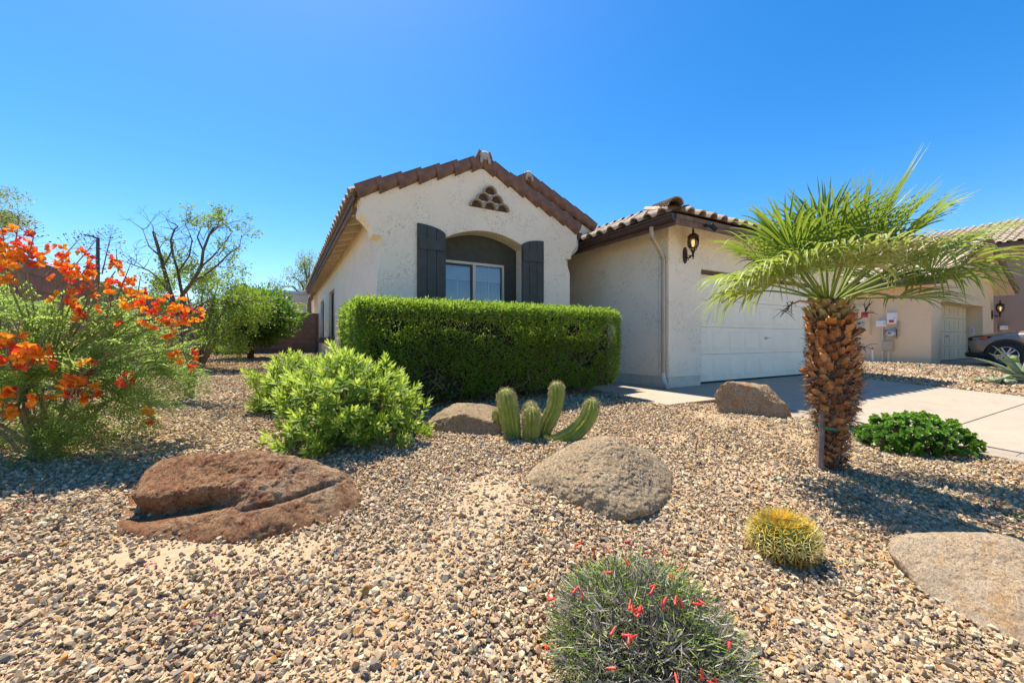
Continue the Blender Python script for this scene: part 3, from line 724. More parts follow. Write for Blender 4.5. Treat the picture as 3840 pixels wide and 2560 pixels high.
MB().box(DXL-.04, DXR+.04, YG+.14, YG+.19, DZ-.0, DZ+.032).build('bottom_seal', M['black'], dr)
hb = MB().tube([(9.24, YG+.15, DZ+.03+1.6*.533), (9.24, YG+.11, DZ+.03+1.6*.533)], .022, 10); hb.beam((9.18, YG+.10, DZ+.883), (9.31, YG+.095, DZ+.89), .014, .02).build('handle', M['steel'], dr)
MB().box(DXL, DXR, YG+.06, YG+.215, DT-.055, DT-.003).build('door_stop_trim', M['trim'], house)
for x in (DXL+.0, DXR-.03): MB().box(x, x+.03, YG+.10, YG+.158, DZ, DT-.057).build('door_stop_trim', M['door'], house)
MB().box(GX0+.3, GX1-.3, YG+.5, YG+.55, -.84, 1.8).build('garage_lining', M['black'], house)
# --- windows in the long side wall
for (a, b, c, d) in SW:
    wn = MB(); X = HOUSE_X0
    for (y0, y1, z0, z1) in ((a, b, c, c+.05), (a, b, d-.05, d), (a, a+.05, c, d), (b-.05, b, c, d), ((a+b)/2-.03, (a+b)/2+.03, c, d)): wn.box(X+.075, X+.12, y0+.002, y1-.002, z0+.002, z1-.002)
    wn = wn.build('window', M['bronze'], house)
    MB().box(X+.095, X+.10, a+.05, b-.05, c+.05, d-.05).build('pane', M['darkglass'], wn)
    MB().box(X+.2, X+.21, a, b, c, d).build('room_backing', M['black'], wn)
    sl_ = MB(); pr = [(0, 0), (0, -.21), (-.05, -.20), (-.08, -.15), (-.13, -.13), (-.15, -.08), (-.14, -.03), (-.1, 0)]
    for y_ in (a-.12, b+.12):
        for x_, z_ in pr: sl_.v.append((X-.004+x_, y_, c-.005+z_))
    k = len(pr)
    for i in range(k): sl_.f.append((i, (i+1) % k, k+(i+1) % k, k+i))
    sl_.f += [tuple(range(k)), tuple(range(k, 2*k))]; sl_.build('sill', M['sill'], house)
MB().box(HOUSE_X0-.012, HOUSE_X0-.002, YF+.36, YE, -1.0, -.56).build('plinth', M['plinth'], house)

# --- wall lamp by the garage door, security camera
def wall_lantern(name, label, mount, s=1.0):
    x, y, z = mount; t = thing(name, label, 'wall lamp', mount)
    P = lambda a, b, c: (x+a*s, y+b*s, z+c*s)
    pt = []
    for i in range(20):
        a = 2*PI*i/20; pt.append((.05*math.cos(a)*s+x, (.115*math.sin(a)+(.03 if math.sin(a) > 0 else -.03))*s+z))
    bp = MB().poly_extrude(pt, [], lambda a, b, q: (a, q, b), y-.022*s, y-.001); bp.build('back_plate', M['iron'], t)
    ar = MB(); ar.tube([P(0, -.02, -.03), P(.0, -.09, -.06), P(0, -.155, -.02), P(0, -.17, -.005)], .011*s, 8)
    ar.tube([P(0, -.02, .03), P(0, -.06, .0), P(0, -.10, -.025), P(0, -.165, -.02)], .008*s, 6)
    for k in range(2):
        c = P(0, -.07-.045*k, -.085+.03*k); ar.tube([(c[0], c[1]+.028*s*math.cos(q*.7)*(1-q*.08), c[2]+.028*s*math.sin(q*.7)*(1-q*.08)) for q in range(10)], .006*s, 6)
    ar.build('bracket', M['iron'], t, True)
    c = P(0, -.175, 0)
    MB().lathe([(0.001, -.10*s), (.012*s, -.085*s), (.006*s, -.07*s), (.02*s, -.05*s), (.013*s, -.03*s), (.018*s, 0), (.028*s, .03*s), (.045*s, .06*s), (.05*s, .065*s)], c, 12).build('stem', M['iron'], t, True)
    MB().lathe([(.052*s, .10*s), (.078*s, .135*s), (.088*s, .19*s), (.085*s, .25*s), (.075*s, .29*s)], c, 16).build('globe', M['clearglass'], t, True)
    rb = MB()
    for k in range(6):
        a = 2*PI*k/6; rb.tube([(c[0]+r*s*math.cos(a), c[1]+r*s*math.sin(a), c[2]+h*s) for r, h in ((.05, .062), (.056, .10), (.082, .135), (.092, .19), (.089, .25), (.078, .295))], .006*s, 6)
    rb.lathe([(.055*s, .095*s), (.06*s, .10*s), (.06*s, .108*s), (.055*s, .112*s)], c, 16); rb.build('cage', M['iron'], t)
    MB().lathe([(.095*s, .288*s), (.10*s, .30*s), (.08*s, .325*s), (.055*s, .35*s), (.022*s, .36*s), (.014*s, .375*s), (.024*s, .395*s), (.012*s, .415*s), (.018*s, .43*s), (.001, .47*s)], c, 12).build('roof_cap', M['iron'], t, True)
    em, n_, o_ = new_mat('warm_bulb'); e_ = N(n_, 'ShaderNodeEmission'); e_.inputs[0].default_value = (1, .62, .22, 1); e_.inputs[1].default_value = .8; n_.links.new(e_.outputs[0], o_.inputs[0])
    MB().lathe([(.018*s, .115*s), (.02*s, .15*s), (.026*s, .18*s), (.026*s, .235*s), (.005*s, .245*s)], c, 10).build('bulb', em, t, True)
    return t
lp = at_Y(2567, 958, YG); wall_lantern('wall_lantern', 'lit dark bronze carriage lantern beside the white garage door', (lp.x, YG-.001, lp.z))
sc_ = thing('security_camera', 'small black security camera under the garage eave', 'camera', (6.22, EGY-.05, EGZ-.11))
MB().tube([(6.12, EGY-.052, EGZ-.10), (6.12, EGY-.10, EGZ-.115), (6.17, EGY-.12, EGZ-.14)], [.025, .02, .016], 8).build('mount', M['black'], sc_)
MB().beam((6.15, EGY-.13, EGZ-.10), (6.24, EGY-.17, EGZ-.19), .055, .055).build('body', M['black'], sc_)
# ------------------------------------------------------------------ block walls
def block_wall(name, label, p0, p1, zb0, zb1, zt, th=.15, course=.2):
    p0 = Vector((*p0, 0)); p1 = Vector((*p1, 0)); t = (p1-p0); L = t.length; t.normalize(); s = Vector((-t.y, t.x, 0))
    root = thing(name, label, 'wall', (p0.x, p0.y, zb0))
    mw = Matrix((t, s, Vector((0, 0, 1)))).transposed().to_4x4(); mw.translation = p0
    MB().box(.01, L-.01, -th/2+.006, th/2-.006, min(zb0, zb1)-.25, zt-.01).build('mortar_core', M['mortar'], root, mw=mw)
    bw = .40; me = MB().box(.003, bw-.003, -th/2, th/2, .003, course-.003).mesh('block', M['block']); mh = MB().box(.003, bw/2-.003, -th/2, th/2, .003, course-.003).mesh('block', M['block'])
    nc = int(math.ceil((zt-min(zb0, zb1))/course))
    for r in range(nc):
        z = zt-(r+1)*course; x = 0
        if r % 2: ob('block', mh, root, mw @ Matrix.Translation((0, 0, z))); x = bw/2
        while x < L-.19:
            if x+bw > L+.01: ob('block', mh, root, mw @ Matrix.Translation((x, random.gauss(0, .0015), z)))
            else: ob('block', me, root, mw @ Matrix.Translation((x, random.gauss(0, .0015), z)))
            x += bw
    return root
WX, WY = -2.95, 18.0
block_wall('block_wall', 'long brown slump-block wall behind the red-flowered bush', (WX, 6.2), (WX, WY-.1), -.78, -.53, 1.06)
block_wall('block_wall', 'brown block wall closing the side yard behind the round citrus tree', (WX+.08, WY), (HOUSE_X0-.02, WY), -.53, -.53, 1.08)
# ------------------------------------------------------------------ patio cover, lamp, far houses, hill
pc = thing('patio_cover', 'white wooden patio cover beyond the block wall', 'patio cover', (-.4, 20, -.5))
MB().box(-1.4, .95, 19.5, 19.62, 1.62, 1.95).build('beam', M['whitep'], pc); MB().box(-1.5, 1.05, 19.4, 24, 1.96, 2.08).build('roof', M['whitep'], pc)
MB().box(-1.3, .9, 23, 23.1, 1.15, 1.62).build('beam', M['whitep'], pc)
for x in (-1.35, .75): MB().box(x, x+.14, 19.64, 19.78, -.6, 1.62).build('post', M['whitep'], pc)
for k in range(5): MB().box(-1.2+k*.45, -1.12+k*.45, 19.63, 22.99, 1.70, 1.95).build('rafter', M['whitep'], pc)
b = at_d(367, 1200, 22.0); top = at_d(367, 891, 22.0).z
lampo = thing('street_lamp', 'tall dark street lamp with a flat arm above the red flowers', 'street lamp', (b.x, b.y, tz(b.x, b.y)))
MB().tube([(b.x, b.y, tz(b.x, b.y)-.1), (b.x, b.y, top)], [.10, .075], 10).build('pole', M['bronze'], lampo)
e = at_d(322, 882, 22.0); MB().beam((b.x, b.y, top-.06), Vector((b.x, b.y, top)).lerp(e, .45), .07, .08).build('arm', M['bronze'], lampo)
MB().beam(Vector((b.x, b.y, top)).lerp(e, .4), e, .26, .07).build('lamp_head', M['bronze'], lampo)
def far_house(label, px0, px1, py_eave, py_ridge, d, wallmat, tilemat):
    a = at_d(px0, py_eave, d); c = at_d(px1, py_eave, d); r = at_d((px0+px1)/2, py_ridge, d)
    o = thing('far_house', label, 'house', ((a.x+c.x)/2, (a.y+c.y)/2, tz(a.x, a.y)), 'houses far behind the back wall')
    t = (c-a); L = t.length; mw = Matrix.Translation(a) @ Matrix.Rotation(math.atan2(t.y, t.x), 4, 'Z'); h = r.z-a.z; zb = tz(a.x, a.y)-a.z-.3
    MB().box(.3, L-.3, .3, 9, zb, 0).build('wall', wallmat, o, mw=mw)
    rf = MB(); rf.v = [(0, 0, 0), (L, 0, 0), (L, 9.3, 0), (0, 9.3, 0), (L*.3, 4.6, h), (L*.7, 4.6, h)]; rf.f = [(0, 1, 5, 4), (1, 2, 5), (2, 3, 4, 5), (3, 0, 4), (3, 2, 1, 0)]
    rf = rf.build('roof', tilemat, o, mw=mw)
    rows = MB(); n = 9
    for k in range(n):
        f = k/n; rows.box(L*.3*f, L-L*.3*f, 4.6*f-.02, 4.6*f+.1, h*f+.0, h*f+.07)
    rows.build('tile_course', tilemat, rf, mw=mw)
    for k in range(2): MB().box(L*(.3+.35*k), L*(.3+.35*k)+.9, .27, .32, -1.6, -.5).build('window', M['darkglass'], o, mw=mw)
    MB().tube([(L*.45, 3, h*.6), (L*.45, 3, h*1.25)], .08, 8).build('vent_pipe', M['steel'], rf, mw=mw)
far_house('distant house with a low tiled roof showing above the citrus tree', 865, 985, 1096, 1074, 60, M['stucco_b'], M['tile_n'])
far_house('distant lower roof peeking right of the first far roof', 960, 1085, 1108, 1090, 66, M['stucco_n'], M['tile_n'])
hl = MB(); rr = []
for i in range(80):
    t = i/79; px = 500+t*800; p = at_d(px, 1275-max(0, 60+55*noise.noise(Vector((t*4, 2, 0)))+22*noise.noise(Vector((t*15, 5, 0))))*math.sin(PI*t), 2600.0); rr.append(p)
for p in rr: hl.v += [(p.x*.8, p.y*.8, -30), tuple(p), (p.x*1.2, p.y*1.2, -30)]
for i in range(79):
    for k in range(2): hl.f.append((3*i+k, 3*i+k+1, 3*i+k+4, 3*i+k+3))
tag(hl.build('hills', plain('desert_hill', (.30, .26, .24), .95, .15, .02), None, True), 'faint distant desert hills', kind='structure')

# ------------------------------------------------------------------ neighbour's tan house with garage
NX, NY = 18.5, 4.7
nb = thing('neighbour_house', 'tan stucco house with gabled garage beyond the palm', 'house', (NX, NY, -.78))
NE = 2.08; NXR = 25.9; NXC = (NX+NXR)/2; NSL = .40
NDX0, NDX1 = 19.5, 24.35
NDT = 1.33; NYE = 17
pk = NE+NSL*(NXC-NX)
MB().poly_extrude([(NX, -.62), (NDX0, -.62), (NDX0, NDT), (NDX1, NDT), (NDX1, -.62), (NXR, -.62), (NXR, NE), (NXC, pk), (NX, NE)], [[(NXC-.35, 2.3), (NXC+.3, 2.3), (NXC+.3, 2.95), (NXC-.35, 2.95)]], lambda a, b, t: (a, t, b), NY, NY+.2).build('front_wall', M['stucco_n'], nb)
MB().box(NX, NX+.2, NY+.2, NYE, -.62, NE).build('side_wall', M['stucco_n'], nb); MB().box(NXR-.2, NXR, NY+.2, NYE, -.9, NE).build('side_wall', M['stucco_n'], nb)
p_ = MB().box(NX+.01, NX+.18, NY+.012, NYE, -1.0, -.622); p_.box(NX+.19, NDX0-.01, NY+.012, NY+.18, -1.0, -.622); p_.build('plinth', M['stucco_n'], nb)
vt = None
for k in range(6):
    m_ = MB().box(NXC-.33, NXC+.28, NY+.02, NY+.10, 2.32+k*.105, 2.37+k*.105); o = m_.build('gable_vent' if vt is None else 'louvre', M['white'], nb if vt is None else vt)
    if vt is None: vt = o
MB().box(NXC-.36, NXC+.31, NY+.15, NY+.16, 2.28, 2.97).build('vent_back', M['black'], vt)
MB().box(NDX0-.3, NDX1+.3, NY-.05, NY-.002, NDT+.0, NDT+.28).build('header_band', M['stucco_n'], nb)
ndr = None
for k in range(4):
    z0 = -.75+k*.533; o = MB().box(NDX0-.05, NDX1+.05, NY+.45, NY+.49, z0+.006, z0+.528).build('garage_door' if ndr is None else 'door_section', M['door_n'], nb if ndr is None else ndr)
    if ndr is None: ndr = o
    for j in range(9):
        xa = NDX0+.05+j*.542; MB().box(xa, xa+.42, NY+.438, NY+.449, z0+.09, z0+.44).build('panel', M['door_n'], ndr)
MB().box(NDX0-.05, NDX1+.05, NY+.44, NY+.48, -.80, -.752).build('bottom_seal', M['black'], ndr)
MB().box(NDX0+2.35, NDX0+2.5, NY+.40, NY+.437, .13, .16).build('handle', M['iron'], ndr)
for x in (NDX0-.2, NDX1): MB().box(x, x+.2, NY+.2, NY+.5, -.8, NDT).build('jamb', M['stucco_n'], nb)
MB().box(NDX0-.2, NDX1+.2, NY+.2, NY+.5, NDT, NDT+.2).build('jamb', M['stucco_n'], nb)
nr = MB(); ov = .5
slope_deck(nr, [(NX-ov, NY-ov, NE-NSL*ov+.08), (NXC, NY-ov, pk+.08), (NXC, NYE, pk+.08), (NX-ov, NYE, NE-NSL*ov+.08)], .08)
slope_deck(nr, [(NXR+ov, NY-ov, NE-NSL*ov+.08), (NXR+ov, NYE, NE-NSL*ov+.08), (NXC, NYE, pk+.08), (NXC, NY-ov, pk+.08)], .08)
nr = nr.build('roof', M['soffit'], nb)
ey = Vector((1, 0, NSL)).normalized()
tl = tile_field((NX-ov-.04, NYE, NE-NSL*ov+.10), (0, -1, 0), ey, 43, 12, lambda p: p.x < NXC and p.y > NY-ov)
tl.sort(key=lambda m: m.translation.y)
for m4 in tl[:300]: ob('tile', S_TILE_N, nr, m4)
join_tiles('roof_tiles', S_TILE_N, tl[300:]+tile_field((NXR+ov+.04, NY-ov+.1, NE-NSL*ov+.1), (0, 1, 0), Vector((-1, 0, NSL)), 42, 12, lambda p: p.x > NXC), M['tile_n'], nr)
for s in (-1, 1):
    up_ = Vector((-s, 0, NSL)).normalized(); lo = Vector((NXC+s*(NXC-NX+ov), NY-ov-.02, NE-NSL*ov+.12))
    for k in range(12):
        m4 = frame(lo+up_*(k*.365)+Vector((0, 0, .05)), Vector((0, 1, 0)) if s == -1 else Vector((0, -1, 0)), up_)
        if s == 1: m4 = m4 @ Matrix.Diagonal((-1, 1, 1, 1))
        ob('rake_tile', RAKE, nr, m4)
for k in range(34): ob('ridge_tile', RIDGE_N, nr, frame((NXC, NY-ov+k*.37, pk+.12), (1, 0, 0), (0, 1, -.02)))
MB().box(NX-ov-.03, NX-ov, NY-ov, NYE, NE-NSL*ov-.1, NE-NSL*ov+.07).build('fascia', M['trim'], nb)
MB().box(NX-ov+.002, NX-.002, NY+.002, NYE, NE-.22, NE-.2).build('soffit', M['soffit'], nb)
# things on the tan house's side wall
def on_side(px, py): p = at_X(px, py, NX); return p.y, p.z
def wbox(name, label, cat, px0, px1, py0, py1, mat, th=.12, X=NX, doorline=True, extra=None):
    a = at_X(px0, py0, X); b = at_X(px1, py1, X); y0, y1 = sorted((a.y, b.y)); z1, z0 = a.z, b.z
    o = thing(name, label, cat, (X, (y0+y1)/2, z0))
    MB().box(X-th, X-.001, y0, y1, z0, z1).build('case', mat, o)
    MB().box(X-th-.012, X-th-.001, y0+.02, y1-.02, z0+.03, z1-.02).build('cover', mat, o)
    MB().box(X-th-.02, X-th-.013, y0+.03, y0+.05, (z0+z1)/2-.03, (z0+z1)/2+.03).build('latch', M['steel'], o)
    return o, y0, y1, z0, z1
def meter(o, X, y, z, r=.085):
    Mr = Matrix.Rotation(-PI/2, 4, 'Y')
    MB().lathe([(r*1.15, 0), (r*1.15, .03), (r, .035), (r, .07), (r*.95, .11), (r*.6, .125), (.001, .13)], (X, y, z), 18, Mr).build('meter_dial', M['steel'], o, True)
    MB().box(X-.135, X-.128, y-.04, y+.04, z+.0, z+.03).build('display', M['black'], o)
o, y0, y1, z0, z1 = wbox('breaker_panel', 'tall tan breaker panel with a round meter on the tan house', 'electric panel', 3217, 3267, 1147, 1254, M['stucco_n'], .10)
meter(o, NX-.10, (y0*1.0+y1*.0)+.25, z0+.38); MB().box(NX-.118, NX-.113, y0+.05, y0+.25, z0+.62, z0+.82).build('warning_label', M['red'], o)
o, *_ = wbox('junction_box', 'white junction box left of the two stacked meter boxes', 'utility box', 3289, 3327, 1202, 1224, M['white'])
MB().tube([(NX-.05, on_side(3312, 1300)[0], -.80), (NX-.05, on_side(3312, 1300)[0], on_side(3312, 1224)[1])], .03, 8).build('conduit', M['spoutwhite'], o)
o, y0, y1, z0, z1 = wbox('meter_box', 'upper white utility box with a red label on the tan house', 'utility box', 3330, 3366, 1173, 1214, M['white'])
MB().box(NX-.14, NX-.134, y1-.20, y1-.07, z0+.05, z0+.14).build('warning_label', M['red'], o)
o, y0, y1, z0, z1 = wbox('electric_meter', 'round electric meter in a grey box below the upper white box', 'electric meter', 3330, 3364, 1233, 1268, M['steel'])
meter(o, NX-.13, (y0+y1)/2, (z0+z1)/2, .12); MB().box(NX-.14, NX-.134, y0+.05, y0+.28, z1-.11, z1-.04).build('warning_label', M['red'], o)
o, *_ = wbox('disconnect_box', 'slim tan disconnect beside the round electric meter', 'utility box', 3367, 3375, 1206, 1262, M['spout'], .08)
o, y0, y1, z0, z1 = wbox('cable_box', 'square tan cable box on a short pipe near the ground', 'utility box', 3315, 3353, 1279, 1315, M['spout'])
MB().tube([(NX-.05, (y0+y1)/2, -.82), (NX-.05, (y0+y1)/2, z0)], .035, 8).build('conduit', M['spoutwhite'], o)
y_, z_ = on_side(3281, 1310); o = thing('cleanout_pipe', 'thin white pipe with an orange cap against the tan wall', 'pipe', (NX-.2, y_, -.8))
MB().tube([(NX-.2, y_, -.86), (NX-.2, y_, z_)], .025, 8).build('pipe', M['white'], o); MB().tube([(NX-.2, y_, z_), (NX-.2, y_, z_+.08)], .03, 8).build('cap', plain('orange_cap', (.6, .12, .03), .5), o)
wall_lantern('wall_lantern', 'black lantern on the right end of the tan garage front', (NXR-.28, NY-.001, 1.05), 1.3)
o = thing('door_keypad', 'small white keypad in the tan garage door jamb', 'keypad', (NDX1+.0, NY+.3, .2)); MB().box(NDX1-.03, NDX1-.001, NY+.22, NY+.34, .25, .50).build('case', M['white'], o); MB().box(NDX1-.036, NDX1-.031, NY+.24, NY+.32, .28, .47).build('buttons', M['steel'], o)

# ------------------------------------------------------------------ brown two-storey house beyond
BX = 28.5; BE = 4.45; BY0, BY1 = -3.0, 20.0
bh = thing('brown_house', 'tall brown stucco house with a tiled roof at the right edge', 'house', (BX, 6, -.8))
MB().box(BX, BX+10, BY0, BY1, -1, BE).build('wall', M['stucco_b'], bh)
brf = MB(); BS = .36; o2 = .55; bt = BE+.05
slope_deck(brf, [(BX-o2, BY0, bt-BS*o2), (BX+5, BY0, bt+BS*5), (BX+5, BY1-4, bt+BS*5), (BX-o2, BY1+.5, bt-BS*o2)], .1)
slope_deck(brf, [(BX+10.5, BY0, bt-BS*.5), (BX+10.5, BY1+.5, bt-BS*.5), (BX+5, BY1-4, bt+BS*5), (BX+5, BY0, bt+BS*5)], .1)
slope_deck(brf, [(BX-o2, BY1+.5, bt-BS*o2), (BX+5, BY1-4, bt+BS*5), (BX+10.5, BY1+.5, bt-BS*.5)], .1)
brf = brf.build('roof', M['stucco_b'], bh)
ey = Vector((1, 0, BS)).normalized()
tl = tile_field((BX-o2-.04, BY1+.3, bt-BS*o2+.02), (0, -1, 0), ey, 77, 15, lambda p: p.x < BX+5 and (BY1+.5-p.y) > (p.x-BX+o2)*.8)
tl.sort(key=lambda m: abs(m.translation.y-6.0))
for m4 in tl[:300]: ob('tile', S_TILE_N, brf, m4)
join_tiles('roof_tiles', S_TILE_N, tl[300:], M['tile_n'], brf)
MB().box(BX-o2-.03, BX-o2, BY0, BY1, bt-BS*o2-.15, bt-BS*o2).build('fascia', M['trim'], bh); MB().box(BX-o2, BX-.002, BY0, BY1, bt-BS*o2-.17, bt-BS*o2-.15).build('soffit', M['soffit'], bh)
o, y0, y1, z0, z1 = wbox('breaker_panel', 'brown breaker panel with a meter on the brown house', 'electric panel', 3711, 3745, 1176, 1250, M['stucco_b'], .12, BX); meter(o, BX-.12, y0+.35, z0+.55, .15)
o, *_ = wbox('junction_box', 'white junction box on the brown wall above the car', 'utility box', 3752, 3781, 1221, 1236, M['white'], .15, BX)
# ------------------------------------------------------------------ boulders
def rock_mat(name, stops, dark, grain=1.0, rust=None, pale=(.6, .55, .48), pk=.5):
    m, n, out = new_mat(name); v = coords(n)
    a = noise_f(n, v, 3.2, 7, .65, .4); g = noise_f(n, v, 62*grain, 7, .8); pch = noise_f(n, v, 7, 7, .7, .9)
    col = ramp(n, a, stops)
    if rust is not None: col = mixc(n, ramp(n, pch, [(.49, (0, 0, 0)), (.64, (1, 1, 1))]), col, rust)
    col = mixc(n, .9, col, ramp(n, g, [(.36, (.30, .27, .25)), (.48, (.9, .9, .9)), (.62, (1.4, 1.38, 1.35))]), 'MULTIPLY')
    dk = noise_f(n, v, 75, 6, .8, .2); col = mixc(n, ramp(n, dk, [(.54, (0, 0, 0)), (.62, (.8, .8, .8))]), col, dark)
    st_ = noise_f(n, v, 5, 8, .75, .6); col = mixc(n, ramp(n, st_, [(.50, (0, 0, 0)), (.70, (.55, .55, .55))]), col, dark)
    wf = noise_f(n, v, 90, 5, .8, .2); wm = mixc(n, 1.0, ramp(n, wf, [(.56, (0, 0, 0)), (.62, (pk, pk, pk))]), ramp(n, noise_f(n, v, 2.2, 3), [(.45, (0, 0, 0)), (.6, (1, 1, 1))]), 'MULTIPLY')
    col = mixc(n, wm, col, pale)
    p = N(n, 'ShaderNodeBsdfPrincipled'); p.inputs['Roughness'].default_value = .88; p.inputs['Specular IOR Level'].default_value = .25
    n.links.new(col, p.inputs['Base Color']); nb = bump(n, g, 1.0, .02); nb = bump(n, dk, 1.0, .03, nb); n.links.new(nb, p.inputs['Normal'])
    n.links.new(p.outputs[0], out.inputs[0]); return m
M['rock_red'] = rock_mat('red_brown_granite', [(.3, (.36, .165, .075)), (.5, (.52, .29, .145)), (.7, (.64, .47, .29))], (.06, .03, .022), .8, (.36, .125, .05))
M['rock_tan'] = rock_mat('tan_granite', [(.3, (.60, .43, .25)), (.55, (.70, .53, .335)), (.75, (.76, .60, .41))], (.24, .17, .105), 1.0)
M['rock_flat'] = rock_mat('buff_granite', [(.3, (.44, .31, .18)), (.6, (.56, .42, .26)), (.8, (.60, .48, .32))], (.15, .09, .05), 1.0)
M['rock_orange'] = rock_mat('orange_split_rock', [(.3, (.62, .54, .42)), (.5, (.68, .44, .25)), (.7, (.72, .56, .40))], (.16, .12, .09), 1.1, (.72, .34, .11))
M['rock_pale'] = rock_mat('pale_granite', [(.3, (.72, .53, .33)), (.55, (.78, .62, .44)), (.75, (.82, .68, .52))], (.34, .27, .20), 1.2, (.74, .48, .25))
def boulder(name, label, outline, cpx, lift, back, faces, mat, p=12, amp=.03, fr=3.0, crack=None, sub=6, seed=0.0, sm=True, grow_=1.05, rough=1.0):
    """convex rock half sunk in the ground: C is its middle on the ground, outline bounds its sides, faces are (normal, distance from C)
    along right / away / up; the near faces slope down to where the rock meets the gravel"""
    C = ground(*cpx)+UP*lift
    mx = sum(q[0] for q in outline)/len(outline); my = sum(q[1] for q in outline)/len(outline)
    R = [ray(mx+(x-mx)*grow_, my+(y-my)*grow_) for x, y in outline]; pl = []; k = len(R)
    for i in range(k):
        n_ = R[i].cross(R[(i+1) % k]).normalized(); dist = -n_.dot(C)
        if dist < 0: n_ = -n_; dist = -dist
        pl.append(((n_.dot(RIGHT), n_.dot(AWAY), n_.dot(UP)), max(dist, .03)))
    for nn, dd in faces: pl.append((nn, dd))
    pl += [((0, 1, 0), back), ((0, -1, 0), back*1.5), ((0, 0, -1), .2)]
    V, Fc = ICO[sub]; r = rock_shape(V, pl, p); P = V*r[:, None]
    if crack: P = crack(P)
    sc_ = np.max(np.abs(P))
    dsp = np.array([noise.fractal(Vector(q)*(fr/sc_)+Vector((seed, seed*.7, 1.3)), .9, 2.1, 5) for q in P])
    dsp2 = np.array([noise.fractal(Vector(q)*(fr*6/sc_)+Vector((seed, 2, 9)), .8, 2.2, 3) for q in P])
    nrmv = P/np.linalg.norm(P, axis=1)[:, None]
    dsp3 = np.array([noise.fractal(Vector(q)*55.0+Vector((seed, 5, 2)), .7, 2.3, 3) for q in P]); dsp4 = np.array([noise.noise(Vector(q)*16.0+Vector((seed, 1, 7))) for q in P])
    P = P+nrmv*(dsp*amp+dsp2*amp*.4+dsp3*.0042*rough+np.minimum(dsp4, .1)*.007*rough)[:, None]
    Wd = np.outer(P[:, 0], RIGHT)+np.outer(P[:, 1], AWAY)+np.outer(P[:, 2], UP)
    ROCKS.append((C.x, C.y, min(sc_, .4)*.7))
    o = ob(name, np_mesh(name, Wd, Fc, mat, sm), None, Matrix.Translation(C)); return tag(o, label, 'boulder')
def K(l): return [(x*1.6327, y*1.6327) for x, y in l]
def ledge(P):
    # a long slit under an overhanging lip across the near face, and a finer crack to the right
    out = P.copy(); x = P[:, 0]; z = P[:, 2]; face = (P[:, 1] < .25)*1.0
    line = .115+.02*np.sin(x*7.0+.6)-.03*np.maximum(x, 0); t = z-line
    cut = np.exp(-((t+.035)/.028)**2)*smooth(-.58, -.44, x)*(1-smooth(-.02, .26, x))
    lip = np.exp(-((t-.022)/.028)**2)*smooth(-.60, -.4, x)*(1-smooth(.05, .40, x))
    slit2 = np.exp(-((z-(.08+.10*(x-.3)))/.009)**2)*smooth(.16, .26, x)
    k = -.085*cut-.03*slit2+.028*lip
    out[:, 1] -= k*face*.8; out[:, 2] += k*face*.45; return out
boulder('boulder', 'long red-brown boulder with a dark slit across its face', K([(243, 1275), (250, 1215), (300, 1150), (360, 1075), (440, 1030), (560, 1025), (690, 1045), (770, 1090), (825, 1150), (835, 1200), (800, 1262), (600, 1262), (380, 1262)]), (880, 1880), .0, .34, [((0, -.60, .80), .235), ((-.45, -.62, .64), .40), ((.5, -.5, .70), .37), ((0, .6, .8), .24), ((-.1, -.88, .45), .40)], M['rock_red'], 12, .024, 3.4, ledge, sub=7, seed=2.0, grow_=1.13, rough=1.3)
boulder('boulder', 'rounded tan granite boulder in the middle of the gravel', K([(1207, 1112), (1207, 1097), (1262, 1052), (1322, 1012), (1380, 996), (1450, 994), (1500, 1035), (1540, 1085), (1558, 1122), (1545, 1150), (1470, 1190), (1350, 1212), (1300, 1204), (1240, 1160)]), (2250, 1830), .03, .32, [((.05, -.58, .81), .265), ((-.45, -.42, .79), .25), ((.6, -.42, .68), .27), ((-.6, -.75, .15), .32), ((.05, -.85, .52), .37), ((0, .5, .86), .29)], M['rock_tan'], 10, .014, 3.0, sub=7, seed=5.0, grow_=1.12, rough=1.2)
def hull_rock(label, pts, d0, mat, amp, seed, cuts=22, flat=True):
    """broken rock: the hull of its corner points (pixel, offset from the depth of its near foot), faces roughened"""
    bm = bmesh.new(); W_ = [at_d(px*1.6327, py*1.6327, d0+dd) for px, py, dd in pts]; c = Vector((0, 0, 0))
    for q in W_: c += q/len(W_)
    for q in W_: bm.verts.new(q-c)
    r_ = bmesh.ops.convex_hull(bm, input=bm.verts); bmesh.ops.delete(bm, geom=[e for e in r_['geom_interior'] if isinstance(e, bmesh.types.BMVert)], context='VERTS')
    bmesh.ops.triangulate(bm, faces=bm.faces); bmesh.ops.subdivide_edges(bm, edges=bm.edges, cuts=cuts, use_grid_fill=True); bmesh.ops.smooth_vert(bm, verts=bm.verts, factor=.5, use_axis_x=True, use_axis_y=True, use_axis_z=True)
    bm.normal_update()
    for v in bm.verts: v.co = v.co+v.normal*(amp*noise.fractal(v.co*7+Vector((seed, 0, 0)), .8, 2.1, 5)+.004*noise.fractal(v.co*45, .7, 2.2, 3))
    me = bpy.data.meshes.new('boulder'); bm.to_mesh(me); bm.free(); me.materials.append(mat)
    ROCKS.append((c.x, c.y, .2)); return tag(ob('boulder', me, None, Matrix.Translation(c)), label, 'boulder')
fd0 = cam_depth(ground(1750, 1635))
hull_rock('flat buff slab of rock behind the cactus clump', [(978, 972, .16), (1003, 947, .30), (1048, 924, .45), (1110, 926, .5), (1185, 944, .5), (1235, 966, .35), (1235, 1010, .2), (1150, 975, .06), (1140, 1012, .02), (1060, 950, .10), (1055, 992, .06), (985, 985, .14), (1050, 985, .5), (1200, 1000, .5)], fd0, M['rock_flat'], .012, 8.0)
fd0 = cam_depth(ground(2830, 1562))
